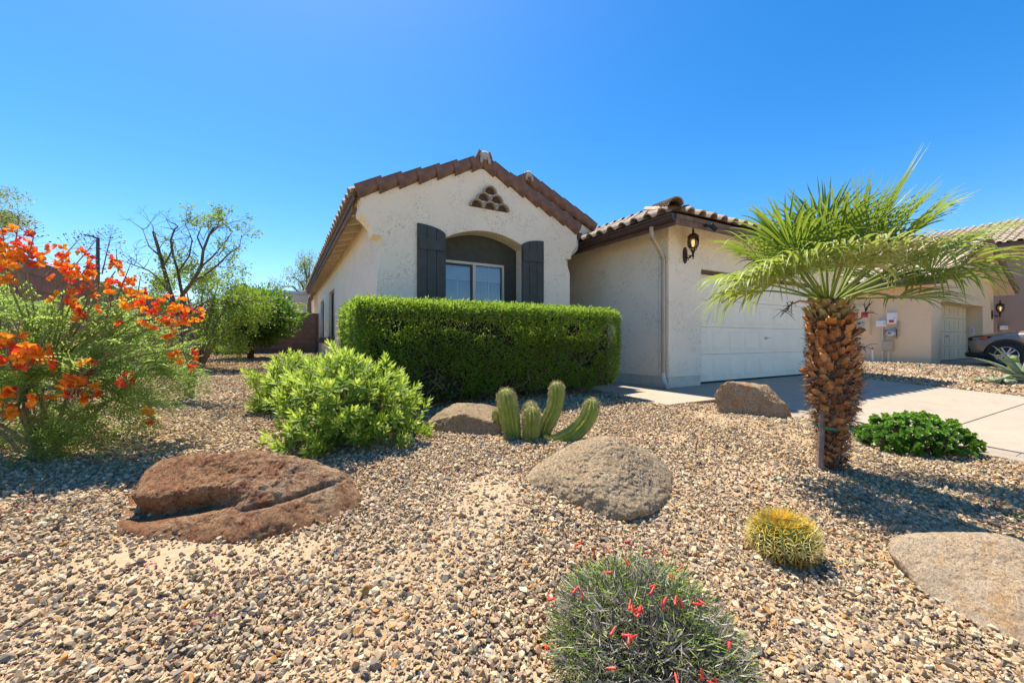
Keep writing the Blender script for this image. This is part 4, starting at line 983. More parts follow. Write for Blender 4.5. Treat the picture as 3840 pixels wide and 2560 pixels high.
hull_rock('angular split rock with orange faces beside the driveway', [(1640, 906, .10), (1654, 884, .12), (1672, 875, .14), (1700, 875, .22), (1738, 889, .10), (1764, 884, .34), (1784, 906, .34), (1772, 922, .06), (1808, 930, .22), (1818, 950, .22), (1817, 985, .16), (1778, 985, .0), (1665, 975, .0), (1650, 960, .06), (1690, 950, .5), (1800, 960, .5)], fd0, M['rock_orange'], .010, 11.0)
boulder('boulder', 'broad pale granite boulder at the right edge of the foreground', K([(2035, 1262), (2060, 1228), (2130, 1206), (2230, 1206), (2300, 1222), (2380, 1262), (2470, 1350), (2520, 1480), (2480, 1640), (2330, 1650), (2230, 1530), (2125, 1385)]), (3760, 2220), .0, .3, [((0, -.38, .93), .25), ((-.5, -.3, .81), .27), ((0, .4, .92), .25), ((-.3, -.75, .6), .36)], M['rock_pale'], 14, .012, 3.2, sub=7, seed=14.0, rough=.8)
# single odd stones that stand out of the gravel
def odd_stone(label, px, py, size, rz, mat, flat=(1, .45, .4)):
    g = ground(px, py); V, Fc = ICO[3]; nn = rng.normal(size=(9, 3)); r = rock_shape(V, [(q, rng.uniform(.8, 1)) for q in nn/np.linalg.norm(nn, axis=1)[:, None]], 7); P = V*np.minimum(r, 1.2)[:, None]*np.array(flat)*size/2
    o = ob('stone', np_mesh('stone', P, Fc, mat, True), None, Matrix.Translation(g+Vector((0, 0, size*flat[2]*.35))) @ Matrix.Rotation(rz, 4, 'Z')); tag(o, label, 'stone')
odd_stone('long smooth whitish pebble lying near the firecracker plant', 1836, 2452, .085, -A+1.45, plain('whitish_pebble', (.46, .41, .33), .9, .2, 60, spec=.1), (1, .38, .34))
odd_stone('single rough ochre-yellow stone standing up in the gravel', 1367, 2238, .055, .4, plain('ochre_stone', (.42, .26, .07), .9, .25, 60, bmp=.6), (.7, .6, 1.0))
# ------------------------------------------------------------------ foliage helpers
def unit(v): return v/np.maximum(np.linalg.norm(v, axis=-1, keepdims=True), 1e-9)
def leaf_quads(P, D, L, Wd, up=None, fold=.25, mid=.45):
    """one folded leaf each: P base, D direction, L length, Wd width"""
    n = len(P); D = unit(np.asarray(D, float)); up = rng.normal(size=(n, 3)) if up is None else up
    S = unit(np.cross(D, up)); Nn = np.cross(S, D); L = np.broadcast_to(L, (n,))[:, None]; Wd = np.broadcast_to(Wd, (n,))[:, None]
    V = np.empty((n, 4, 3)); m = P+D*L*mid+Nn*Wd*fold
    V[:, 0] = P; V[:, 1] = m+S*Wd*.5; V[:, 2] = P+D*L; V[:, 3] = m-S*Wd*.5
    return V.reshape(-1, 3), np.arange(4*n).reshape(n, 4)
def foliage(name, P, D, L, Wd, mat, parent, rnd=None, up=None, fold=.25, mid=.45):
    V, Fc = leaf_quads(P, D, L, Wd, up, fold, mid); r = rng.uniform(size=len(P)) if rnd is None else rnd
    return ob(name, np_mesh(name, V, Fc, mat, rnd=np.repeat(r, 4)), parent)
def rand_dir(n): return unit(rng.normal(size=(n, 3)))
M['bark'] = plain('grey_brown_bark', (.14, .10, .075), .9, .35, 30, bmp=.8, bscale=45)
M['twig'] = plain('dry_twig', (.24, .18, .13), .9, .25, 40)
M['barkred'] = plain('reddish_citrus_bark', (.17, .095, .06), .9, .35, 18, bmp=.9, bscale=35)

# ------------------------------------------------------------------ clipped hedge under the window
HX0, HX1, HY0, HY1, HZ = .63, 4.42, 4.40, 5.55, .468
hedge = thing('clipped_hedge', 'clipped green hedge in front of the shuttered window', 'hedge', ((HX0+HX1)/2, 5.0, tz(2.5, 5.0)))
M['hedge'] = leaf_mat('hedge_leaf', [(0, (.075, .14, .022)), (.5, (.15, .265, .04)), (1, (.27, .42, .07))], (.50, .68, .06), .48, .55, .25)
def hedge_pts(n, inner):
    # points on the rounded box, uneven like shorn foliage
    out = []; nn = []
    while len(out) < n:
        f = random.random()
        x = random.uniform(HX0, HX1); y = random.uniform(HY0, HY1); z = random.uniform(tz(2.5, 4.6)+.03, HZ)
        if f < .50: y = HY0; nr_ = (0, -1, 0)
        elif f < .76: z = HZ; nr_ = (0, 0, 1)
        elif f < .86: x = HX0; nr_ = (-1, 0, 0)
        elif f < .95: x = HX1; nr_ = (1, 0, 0)
        else: y = HY1; nr_ = (0, 1, 0)
        p = Vector((x, y, z)); q = Vector((min(max(x, HX0+.16), HX1-.16), min(max(y, HY0+.16), HY1-.16), min(z, HZ-.16)))
        d = p-q
        if d.length < 1e-6: continue
        d.normalize(); zb = tz(x, y); hgt = (z-zb)/(HZ-zb)
        tuck = .13*(1-smooth(.0, .42, hgt))+.03*noise.noise(Vector((x*2, z*2, y)))
        if hgt < .10+.06*noise.noise(Vector((x*3, y*3, 1.0))): continue
        hole = noise.noise(Vector((x*2.3+4, y*2.3, z*2.7)))
        if hole > .22 and hgt < .8 and random.random() < .8: continue
        dep_ = abs(random.gauss(0, .035))-.03*(random.random() < .12)+max(0, .05*noise.noise(Vector((x*5, y*5, z*5))))
        p = q+d*(.16-dep_)-Vector((d.x, d.y, 0))*float(tuck); out.append(p); nn.append(d)
    return np.array([p[:] for p in out]), np.array([d[:] for d in nn])
P, D = hedge_pts(56000, 0); nP = len(P)
dd = unit(D*.9+rng.normal(size=P.shape)*.75+np.array([0, 0, .35]))
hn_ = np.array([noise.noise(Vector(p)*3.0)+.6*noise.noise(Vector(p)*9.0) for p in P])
fr_ = np.clip(.15+.30*hn_+.35*rng.uniform(size=nP)+.55*smooth(HZ-.16, HZ, P[:, 2])+.12*(D[:, 0] < -.6), 0, 1)  # leaves paler towards the top: sunlit rim put into the leaf colour
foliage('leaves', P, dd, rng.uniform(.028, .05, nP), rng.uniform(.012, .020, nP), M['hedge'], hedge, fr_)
core = MB(); core.box(HX0+.16, HX1-.16, HY0+.17, HY1-.15, tz(2.5, 5)+.12, HZ-.14); core.build('occluder_core', plain('hedge_interior', (.02, .022, .012), .95, .3, 8), hedge)  # solid dark box added inside to stop see-through, in place of branches
tw = MB()
for k in range(420):
    p = Vector((random.uniform(HX0+.12, HX1-.12), random.choice((HY0+.16, HY0+.12, HY0+.09)) if random.random() < .85 else random.uniform(HY0+.1, HY1-.1), random.uniform(-.7, .3)))
    q = p+Vector((random.gauss(0, .12), random.uniform(-.13, .0), random.uniform(.06, .25))); r_ = p.lerp(q, .5)+Vector((random.gauss(0, .02), 0, random.gauss(0, .02)))
    tw.tube([p, r_, q], [.006, .004, .002], 5)
for k in range(16):
    x = HX0+.25+k*.215; b_ = Vector((x, random.uniform(4.75, 5.1), tz(x, 5)-.03)); tw.tube([b_, b_+Vector((random.gauss(0, .08), -.1, .25)), b_+Vector((random.gauss(0, .15), -.2, .5))], [.016, .012, .008], 6)
tw.build('twigs', M['twig'], hedge)['kind'] = 'stuff'
for k in range(26):
    p, d = hedge_pts(1, 0); p = p[0]+d[0]*.015
    if p[1] > HY0+.1: continue
    c4 = (.42, .06, .42, 1); V, Fc = leaf_quads(np.repeat(p[None], 5, 0), np.stack([d[0]+.9*np.array([math.cos(a), -.2, math.sin(a)]) for a in np.arange(5)*1.257]), .014, .011)
    ob('blossom', np_mesh('blossom', V, Fc, M.setdefault('petal', attr_mat('petal_colour', .6, .35)), col=np.tile(c4, (len(V), 1))), hedge)

# ------------------------------------------------------------------ bottlebrush shrubs: shoots tipped with whorls of narrow leaves
M['brush'] = leaf_mat('bottlebrush_leaf', [(0, (.08, .16, .03)), (.4, (.20, .33, .045)), (.7, (.43, .56, .075)), (1, (.64, .70, .22))], (.60, .74, .08), .42, .55, .3)
def shoot_shrub(name, label, base, rx, ry, h, nshoot, group, seed, nl=22, ll=.088):
    r_ = np.random.default_rng(seed); t = thing(name, label, 'shrub', base, group); base = np.array(base)
    Ps = []; Ds = []; Ls = []; Rn = []; Us = []; stems = MB(); blooms = []
    for k in range(nshoot):
        az = r_.uniform(0, 2*PI); el = math.asin(r_.uniform(-.12, 1)); q = np.array([math.cos(az)*math.cos(el), math.sin(az)*math.cos(el), math.sin(el)])
        rr_ = r_.uniform(.74, 1.04)*(1+.30*noise.noise(Vector(q)*2.4+Vector((seed, 0, 0)))) if r_.uniform() > .22 else r_.uniform(.45, .75)
        tip = base+np.array([q[0]*rx*rr_, q[1]*ry*rr_, .10*h+max(q[2], -.05)*h*.9*rr_])
        ax = unit(q*np.array([1, 1, .6])+np.array([0, 0, .55])+r_.normal(size=3)*.28); Ln = r_.uniform(.11, .19)
        a0 = unit(np.cross(ax, np.array([.3, .2, 1]))); b0 = np.cross(ax, a0); n = int(nl*r_.uniform(.7, 1.2))
        s = np.linspace(0, 1, n)+r_.normal(size=n)*.02; ph = np.arange(n)*2.39996+r_.uniform(0, 6)
        rad = np.cos(ph)[:, None]*a0+np.sin(ph)[:, None]*b0
        pos = tip-ax*Ln+ax*Ln*s[:, None]+rad*.004
        op = np.clip(1.15-.75*s**1.6, .2, 1.2)[:, None]
        Ps.append(pos); Ds.append(unit(rad*op+ax*(.35+.9*s[:, None]))); Ls.append(ll*(1.12-.5*s**2)*r_.uniform(.85, 1.15, n)); Us.append(np.tile(ax, (n, 1)))
        Rn.append(np.clip(.06+.85*s**1.6+r_.normal(size=n)*.07+(.10 if rr_ > .8 else -.12), 0, 1))
        m_ = base+np.array([q[0]*rx*.35, q[1]*ry*.35, h*.12+max(q[2], 0)*h*.28])
        if r_.uniform() < .5: stems.tube([base+np.array([q[0]*.05, q[1]*.05, -.02]), m_, tip-ax*Ln], [.010, .007, .003], 5)
        else: stems.tube([m_, (m_+tip)/2+r_.normal(size=3)*.02, tip-ax*Ln*.9], [.006, .004, .0025], 4)
        if r_.uniform() < .035: blooms.append((tip-ax*Ln*1.05, ax))
    P = np.concatenate(Ps); L = np.concatenate(Ls)
    foliage('leaves', P, np.concatenate(Ds), L, L*.29, M['brush'], t, np.concatenate(Rn), np.concatenate(Us), .12, .55)
    stems.build('stems', M['twig'], t)
    for (p, ax) in blooms[:9]:
        n = 60; d = rand_dir(n); d = unit(d-np.outer(d @ ax, ax)*.8); pos = p+np.outer(rng.uniform(0, .045, n), ax)
        V, Fc = leaf_quads(pos, d, .022, .0025); ob('bloom', np_mesh('bloom', V, Fc, M['petal'], col=np.tile((.38, .012, .03, 1), (len(V), 1))), t)
    return t
g = ground(1215, 1725); c = g+AWAY*.50; dd_ = cam_depth(c)
shoot_shrub('bottlebrush_shrub', 'large bright green leafy shrub behind the red-brown boulder', (c.x, c.y, tz(c.x, c.y)), .65, .56, .78, 270, 'bottlebrush shrubs', 3)
g = ground(1030, 1565); c = g+AWAY*.38
shoot_shrub('bottlebrush_shrub', 'smaller yellow-green shrub just behind and left of the large leafy shrub', (c.x, c.y, tz(c.x, c.y)), .50, .46, .68, 180, 'bottlebrush shrubs', 9)

# ------------------------------------------------------------------ torch cactus clump
M['cactus'] = plain('cactus_skin', (.25, .31, .04), .45, .2, 9, bmp=.1, c2=(.16, .22, .03))
M['spine'] = plain('cactus_spine', (.52, .40, .17), .6, .2, 30)
M['spinegold'] = plain('golden_spine', (.70, .52, .10), .45, .15, 30)
def ribbed(path, rad, ribs, depth=.16, seg=None):
    """ribbed column along a path; returns mesh builder and the points and outward directions of the rib crests"""
    pts = [Vector(p) for p in path]; n = len(pts); mb = MB(); m = ribs*4; crest = []; u = None; base = 0
    for i, p in enumerate(pts):
        t = (pts[min(i+1, n-1)]-pts[max(i-1, 0)]).normalized()
        u = t.orthogonal().normalized() if u is None else (u-t*u.dot(t)).normalized(); v = t.cross(u)
        for k in range(m):
            a = 2*PI*k/m; q = (k % 4); sc = (1.0, 1-depth*.55, 1-depth, 1-depth*.55)[q]; d = u*math.cos(a)+v*math.sin(a)
            mb.v.append(tuple(p+d*rad[i]*sc))
            if q == 0: crest.append((p+d*rad[i], d, t, i/(n-1)))
    for i in range(n-1):
        for k in range(m):
            a = i*m+k; b = i*m+(k+1) % m; mb.f.append((a, b, b+m, a+m))
    mb.f.append(tuple((n-1)*m+k for k in range(m))); return mb, crest
def spines(crest, every, n, L, w, lean=.6, topmul=1.0, droop=0.0):
    Ps = []; Ds = []; Ls = []
    for j, (p, d, t, f) in enumerate(crest):
        if f < .02: continue
        for k in range(n):
            a = 2*PI*k/n+random.random(); s = d.cross(t); q = d*.75+(t*math.sin(a)+s*math.cos(a))*lean+Vector((0, 0, -droop))
            Ps.append(p-d*.003); Ds.append(q); Ls.append(L*random.uniform(.6, 1.15)*(1+(topmul-1)*max(0, f-.75)*4))
    return np.array([p[:] for p in Ps]), np.array([d[:] for d in Ds]), np.array(Ls)
def column(parent, path, r, ribs=11, spine=M['spine'], sl_=.022, ns=8, first=None, tip=.6):
    pts = [Vector(p) for p in path]; P = []; R = []
    n = 26
    for i in range(n):                                     # Catmull-Rom through the given points, dome at the tip
        f = i/(n-1)*(len(pts)-1); k = min(int(f), len(pts)-2); s = f-k
        p0, p1, p2, p3 = pts[max(k-1, 0)], pts[k], pts[k+1], pts[min(k+2, len(pts)-1)]
        P.append(.5*((2*p1)+(p2-p0)*s+(2*p0-5*p1+4*p2-p3)*s*s+(3*p1-p0-3*p2+p3)*s**3)); 
    Ltot = sum((P[i+1]-P[i]).length for i in range(n-1)); acc = 0
    for i in range(n):
        if i: acc += (P[i]-P[i-1]).length
        e = Ltot-acc; dome = math.sqrt(max(0.02, 1-max(0, 1-e/(r*1.1))**2)); R.append(r*dome*(.80+.20*min(1, acc/(r*2.2)))*(1+.03*math.sin(i*1.9)))
    mb, crest = ribbed(P, R, ribs, .27)
    o = mb.build('stem', M['cactus'], parent, False)
    p_, d_, l_ = spines(crest, 1, ns, sl_, .001, .9, 1.5)
    V, Fc = leaf_quads(p_, d_, l_*1.2, .0020, fold=0); ob('spines', np_mesh('spines', V, Fc, spine), o)
    wl = [c_ for c_ in crest if c_[3] > .05]; wp = np.array([c_[0][:] for c_ in wl]); wd = np.array([c_[1][:] for c_ in wl])
    V, Fc = leaf_quads(wp-wd*.002, wd, .006, .007, fold=.5); ob('areoles', np_mesh('areoles', V, Fc, M['areole']), o)
    return o
M['areole'] = plain('areole_wool', (.45, .40, .30), .95, .2, 40)
def cp(px, py, d): return at_d(px, py, d)
cb = ground(1990, 1655); cd = cam_depth(cb)+.06
cc = thing('torch_cactus', 'clump of upright green torch cactus stems behind the tan boulder', 'cactus', (cb.x, cb.y, tz(cb.x, cb.y)))
def gz(p): return Vector((p.x, p.y, tz(p.x, p.y)-.02))
R1 = 60/F*cd*.62
column(cc, [gz(cp(1925, 1650, cd+.02)), cp(1912, 1560, cd+.02), cp(1900, 1500, cd+.02), cp(1896, 1458, cd+.02)], 37.8/F*cd, 12)
column(cc, [gz(cp(1882, 1650, cd+.16)), cp(1872, 1570, cd+.16), cp(1868, 1530, cd+.16)], 27.0/F*cd, 10)
column(cc, [gz(cp(1990, 1660, cd-.03)), cp(1992, 1600, cd-.03), cp(1994, 1560, cd-.03), cp(1996, 1524, cd-.03)], 34.2/F*cd, 12)
column(cc, [gz(cp(1985, 1650, cd+.12)), cp(1988, 1560, cd+.12), cp(1988, 1508, cd+.12)], 30.6/F*cd, 11)
column(cc, [gz(cp(2030, 1640, cd+.08)), cp(2050, 1590, cd+.08), cp(2078, 1530, cd+.08), cp(2088, 1470, cd+.08), cp(2086, 1432, cd+.08)], 29.7/F*cd, 12)
column(cc, [gz(cp(2035, 1690, cd-.02)), cp(2080, 1660, cd-.02), cp(2150, 1625, cd-.02), cp(2195, 1578, cd-.02), cp(2216, 1530, cd-.02), cp(2222, 1495, cd-.02)], 31.5/F*cd, 12)
column(cc, [gz(cp(2022, 1700, cd-.10)), cp(2022, 1672, cd-.10), cp(2022, 1652, cd-.10)], 30.6/F*cd, 11)
column(cc, [gz(cp(1900, 1655, cd-.08)), cp(1900, 1640, cd-.08), cp(1899, 1630, cd-.08)], 13.5/F*cd, 8, sl_=.014)
column(cc, [gz(cp(1975, 1665, cd-.12)), cp(1975, 1655, cd-.12), cp(1975, 1646, cd-.12)], 9.9/F*cd, 8, sl_=.012)
litter = MB()
for k in range(60):
    p = Vector((cb.x+random.gauss(0, .10), cb.y+random.gauss(0, .07), 0)); p.z = tz(p.x, p.y)+random.uniform(.0, .02); q = p+Vector((random.gauss(0, .04), random.gauss(0, .04), random.uniform(-.005, .02))); litter.tube([p, q], [.004, .002], 4)
litter.build('dry_litter_and_core', M['twig'], cc)

# ------------------------------------------------------------------ golden barrel cactus
bb = ground(2945, 2130); bd = cam_depth(bb)+.09; bc = at_d(2945, 2045, bd); br = 110/F*bd
bt_ = thing('barrel_cactus', 'round golden barrel cactus covered in yellow spines', 'cactus', (bc.x, bc.y, tz(bc.x, bc.y)))
zb_ = tz(bc.x, bc.y)-.03; zt_ = at_d(2945, 1938, bd).z; path = []; rad_ = []
axis_t = (UP*1.0-RIGHT*.10).normalized()
for i in range(15):
    f = i/14; path.append(Vector((bc.x, bc.y, 0))+Vector((0, 0, zb_))+axis_t*(zt_-zb_)*f); s = f*2-1; rad_.append(br*max(.12, (1-abs(s)**2.6)**.5)*(.93 if f < .5 else 1))
mb_, crest = ribbed(path, rad_, 22, .24); body = mb_.build('body', plain('barrel_skin', (.07, .12, .025), .6, .2, 14), bt_)
cr = [c_ for c_ in crest]
Ps = []; Ds = []; Ls = []; Cs = []
for (p, d, t, f) in cr:
    for k in range(7):
        a = 2*PI*k/7+random.random()*.4; s = d.cross(t); up_f = max(0, f-.7)*2.2
        q = d*(.62+.2*up_f)+(t*math.sin(a)*1.0+s*math.cos(a)*1.0)*(.95-.25*up_f)+axis_t*up_f*.6
        Ps.append(p-d*.004); Ds.append(q); Ls.append(random.uniform(.035, .062)*(1.1 if f > .8 else 1))
        old = min(1, max(0, .55-f)/.4); gold = np.array((.86, .68, .16)); pale = np.array((.86, .76, .36)); rust = np.array((.40, .17, .035)); top_ = np.array((.80, .54, .06))
        c_ = gold*(1-random.random()*.25) if f > .45 else gold*(1-old)+rust*old
        if .4 < f < .8 and random.random() < .6: c_ = pale
        if f > .84: c_ = top_
        Cs.append(np.clip(c_*random.uniform(.85, 1.1), 0, .9))
V, Fc = leaf_quads(np.array([p[:] for p in Ps]), np.array([d[:] for d in Ds]), np.array(Ls), .0042, fold=0)
ob('spines', np_mesh('spines', V, Fc, attr_mat('barrel_spine', .5, .4), col=np.repeat(np.concatenate([np.array(Cs), np.ones((len(Cs), 1))], 1), 4, 0)), body)
n = 1100; a = rng.uniform(0, 2*PI, n); rr_ = br*.55*np.sqrt(rng.uniform(size=n)); tp = path[-1]
pp = np.stack([tp.x+rr_*np.cos(a), tp.y+rr_*np.sin(a), tp.z-.012-.25*rr_**2/br+0*a], 1); d = np.stack([np.cos(a)*.35, np.sin(a)*.35, np.ones(n)], 1)+rng.normal(size=(n, 3))*.25
V, Fc = leaf_quads(pp, d, rng.uniform(.018, .035, n), .003, fold=0); ob('crown_wool', np_mesh('crown_wool', V, Fc, M['spinegold']), body)

# ------------------------------------------------------------------ firecracker plant: a dome of thin rush-like stems with red tube flowers
fb = ground(2420, 2480); fd = cam_depth(fb)-.02; fc = at_d(2425, 2470, fd); fz = tz(fc.x, fc.y); fR = 370/F*fd
fp = thing('firecracker_plant', 'rush-like mound with grey and green stems and red tube flowers in the foreground', 'shrub', (fc.x, fc.y, fz))
fH = .30
n = 9500; az = rng.uniform(0, 2*PI, n); rr_ = np.sqrt(rng.uniform(size=n)); bx = fc.x+np.cos(az)*rr_*fR*.93; by = fc.y+np.sin(az)*rr_*fR*.93
hh = fH*np.sqrt(np.clip(1-rr_**2*.94, .03, 1))*(1+.18*np.array([noise.noise(Vector((x*7, y*7, 0))) for x, y in zip(bx, by)])); bz = terrain(bx, by)
lev = rng.uniform(.15, 1.0, n)**.7
P = np.stack([bx, by, bz+hh*lev*.93], 1); D = unit(np.stack([np.cos(az)*rr_*.9, np.sin(az)*rr_*.9, np.full(n, .55)], 1)+rng.normal(size=(n, 3))*.95)
D[:, 2] = np.abs(D[:, 2])*.8-.1
cA_ = np.array([(.22, .30, .05), (.16, .26, .04), (.32, .38, .08), (.27, .235, .18), (.38, .34, .28), (.17, .15, .115), (.46, .42, .36)]); gz_n = np.array([noise.noise(Vector((x*6, y*6, 4.0))) for x, y in zip(bx, by)])+rng.normal(size=n)*.35; ci = np.where(gz_n > 0, rng.choice(3, n, p=[.4, .35, .25]), rng.choice([3, 4, 5, 6, 0], n, p=[.3, .25, .15, .2, .1]))
V, Fc = leaf_quads(P, D, rng.uniform(.03, .085, n), rng.uniform(.0025, .005, n), fold=.3, mid=.5)
ob('stems', np_mesh('stems', V, Fc, attr_mat('rush_stem', .7, .15), col=np.repeat(np.concatenate([cA_[ci]*rng.uniform(.8, 1.15, (n, 1)), np.ones((n, 1))], 1), 4, 0)), fp)
bs_ = MB()
for k in range(420):
    a = random.uniform(0, 2*PI); r_ = math.sqrt(random.random())*fR*.9; p = Vector((fc.x+math.cos(a)*r_*.55, fc.y+math.sin(a)*r_*.55, fz)); q = Vector((fc.x+math.cos(a)*r_, fc.y+math.sin(a)*r_, fz+fH*math.sqrt(max(.05, 1-(r_/fR)**2))*random.uniform(.75, 1.08)))
    m_ = p.lerp(q, .55)+Vector((random.gauss(0, .03), random.gauss(0, .03), .03)); bs_.tube([p, m_, q], [.0035, .003, .0012], 4)
bs_.build('dry_branches', plain('grey_dry_stem', (.20, .175, .15), .9, .3, 60), fp)
core = MB(); core.lathe([(fR*.80, -.03), (fR*.78, fH*.25), (fR*.6, fH*.55), (fR*.3, fH*.74), (.01, fH*.80)], (fc.x, fc.y, fz), 24); core.build('dark_gap_core', plain('dry_litter_and_core', (.055, .05, .035), .95, .5, 70, bmp=1, bscale=120), fp)  # solid dark core added so the gaps between stems look shaded
fl_px = [(2180, 2035), (2345, 2020), (2355, 2037), (2165, 2030), (2275, 2050), (2440, 2070), (2260, 2145), (2170, 2195), (2178, 2205), (2070, 2250), (2085, 2240), (2365, 2245), (2370, 2262), (2400, 2275), (2412, 2282), (2358, 2372), (2372, 2380), (2390, 2378), (2480, 2245), (2500, 2235), (2535, 2230), (2545, 2240), (2435, 2198), (2455, 2195), (2560, 2120), (2635, 2265), (2650, 2268), (2760, 2290), (2730, 2432), (2630, 2503), (2680, 2535), (2650, 2550), (2530, 2518), (2030, 2450), (2035, 2462), (2270, 2503), (2340, 2090), (2490, 2065), (2230, 2060), (2520, 2165), (2405, 2265), (2310, 2345)]
M['red_tube'] = plain('red_tube_flower', (.75, .045, .03), .45, .12, 60)
for (px, py) in fl_px:
    r_ = ray(px, py); best = None; d = fd-fR-.1                # where the sight line meets the mound
    while d < fd+fR:
        p = r_*d; e = ((p.x-fc.x)**2+(p.y-fc.y)**2)/fR**2
        if e < 1 and p.z < tz(p.x, p.y)+fH*math.sqrt(max(.03, 1-e*.94))+.035: break
        d += .01
    p = r_*d; ax = (Vector((random.gauss(0, .6), random.gauss(0, .6), random.uniform(-1, .1)))).normalized(); q = p+ax*.026
    fl = MB().tube([p, p+ax*.005, p+ax*.018, q, q+ax*.004], [.0012, .0028, .0034, .0042, .0062], 7); fl.build('flower', M['red_tube'], fp, True)
    MB().tube([p-ax*.012+Vector((0, 0, .02)), p], [.0008, .0008], 4).build('stalk', M['hedge'], fp)
# ------------------------------------------------------------------ fan palm
pb = ground(3118, 1778); pd = cam_depth(pb)+.1; pb = at_d(3118, 1760, pd); PZ = tz(pb.x, pb.y)
pc_ = at_d(3108, 1120, pd)                                   # crown
palm = thing('fan_palm', 'young fan palm with a shaggy orange-brown trunk beside the driveway', 'palm tree', (pb.x, pb.y, PZ))
TH = pc_.z-PZ
def taxis(f): return Vector((pb.x, pb.y, PZ)).lerp(Vector((pc_.x, pc_.y, pc_.z)), f)+RIGHT*(.02*math.sin(f*3))
def trad(f): return float(np.interp(f, [0, .06, .2, .35, .55, .8, .93, 1.0], [.070, .062, .066, .100, .132, .130, .115, .080]))
tm, n_, o_ = new_mat('palm_fibre'); v_ = coords(n_, (6, 6, 1.5)); f_ = noise_f(n_, v_, 14, 8, .75)
p_ = N(n_, 'ShaderNodeBsdfPrincipled'); p_.inputs['Roughness'].default_value = .9; n_.links.new(ramp(n_, f_, [(.3, (.045, .025, .015)), (.55, (.16, .085, .04)), (.75, (.30, .19, .10))]), p_.inputs['Base Color'])
n_.links.new(bump(n_, f_, 1.0, .03), p_.inputs['Normal']); n_.links.new(p_.outputs[0], o_.inputs[0])
tk = MB().tube([taxis(i/20)-Vector((0, 0, .05 if i == 0 else 0)) for i in range(21)], [trad(i/20) for i in range(21)], 20); tk.build('trunk', tm, palm, True)
def boot_mesh(k):
    """cut leaf base: a curved scale, broad below, its cut end tilted up and out"""
    r_ = random.Random(k); mb = MB(); nx, ny = 7, 5; w0, w1, Lb = .042, .026+.012*r_.random(), .055+.024*r_.random()
    for side in (0, 1):
        for j in range(ny):
            t = j/(ny-1); w = w0+(w1-w0)*t; out = .004+.036*t**1.3+.012*math.sin(t*3)
            for i in range(nx):
                s = i/(nx-1)*2-1; bulge = (1-s*s)*(.024+.014*t) if side == 0 else -.010*(1-s*s)
                jag = .012*r_.uniform(-1, 1) if j == ny-1 else 0
                mb.v.append((s*w, -(out+bulge), Lb*t+jag*.6))
    q = nx*ny
    for j in range(ny-1):
        for i in range(nx-1):
            a = j*nx+i; mb.f += [(a, a+1, a+nx+1, a+nx), (q+a+1, q+a, q+a+nx, q+a+nx+1)]
    for i in range(nx-1): a = (ny-1)*nx+i; mb.f.append((a, a+1, q+a+1, q+a))
    for j in range(ny-1):
        for i in (0, nx-1): a = j*nx+i; mb.f.append((a, a+nx, q+a+nx, q+a))
    return mb
def boot_mat(name, stops):
    m, n, out = new_mat(name); v = coords(n, (1, 1, .5)); oi = N(n, 'ShaderNodeObjectInfo'); f = noise_f(n, v, 26, 6, .7)
    ad = N(n, 'ShaderNodeMath'); ad.operation = 'MULTIPLY_ADD'; ad.inputs[1].default_value = .45; n.links.new(oi.outputs['Random'], ad.inputs[0]); n.links.new(f, ad.inputs[2])
    sb = N(n, 'ShaderNodeMath'); sb.operation = 'SUBTRACT'; sb.inputs[1].default_value = .22; n.links.new(ad.outputs[0], sb.inputs[0])
    p = N(n, 'ShaderNodeBsdfPrincipled'); p.inputs['Roughness'].default_value = .42; n.links.new(ramp(n, sb.outputs[0], stops), p.inputs['Base Color'])
    n.links.new(bump(n, noise_f(n, v, 90), .4, .006), p.inputs['Normal']); n.links.new(p.outputs[0], out.inputs[0]); return m
BM = boot_mat('leaf_base', [(.15, (.05, .026, .014)), (.36, (.20, .07, .02)), (.58, (.52, .18, .035)), (.9, (.58, .33, .13))])
BG = boot_mat('fresh_leaf_base', [(.2, (.20, .10, .03)), (.5, (.33, .24, .06)), (.8, (.40, .33, .12))])
boots = [boot_mesh(k).mesh('leaf_base', BM, True) for k in range(5)]; bootsg = [boot_mesh(k+9).mesh('leaf_base', BG, True) for k in range(3)]
nb_ = 300
for i in range(nb_):
    f = .03+.94*(i/nb_)**.92; a = i*2.39996+random.gauss(0, .09); c0 = taxis(f); r0 = trad(f)
    d = Vector((math.cos(a), math.sin(a), 0)); green = f > .86 and random.random() < .7
    me = random.choice(bootsg if green else boots); sc = random.uniform(.72, 1.1)*(.72 if f < .25 else 1)
    if random.random() < .1: continue
    m4 = Matrix.Translation(c0+d*(r0-.012)) @ Matrix.Rotation(a+PI/2, 4, 'Z') @ Matrix.Rotation(random.gauss(-.12, .25)+(.2 if f < .6 else 0), 4, 'X') @ Matrix.Rotation(random.gauss(0, .25), 4, 'Y') @ Matrix.Scale(sc, 4)
    ob('leaf_base', me, palm, m4)
n = 8000; f = rng.uniform(.01, .99, n); a = rng.uniform(0, 2*PI, n)
cen = np.array([taxis(x)[:] for x in f]); rd = np.array([trad(x) for x in f])+rng.uniform(0, .05, n); dr_ = np.stack([np.cos(a), np.sin(a), 0*a], 1)
low = (f < .55)[:, None]
dd = unit(dr_*.7+np.stack([-np.sin(a), np.cos(a), 0*a], 1)*rng.normal(size=(n, 1))*.7+np.array([0, 0, 1])*np.where(low, rng.uniform(-.9, .5, (n, 1)), rng.uniform(-.1, 1.0, (n, 1))))
cp_ = np.array([(.10, .06, .04), (.24, .14, .07), (.34, .25, .16), (.30, .28, .26), (.05, .035, .03), (.45, .40, .34)]); cc_ = cp_[rng.choice(6, n, p=[.25, .28, .2, .1, .12, .05])]
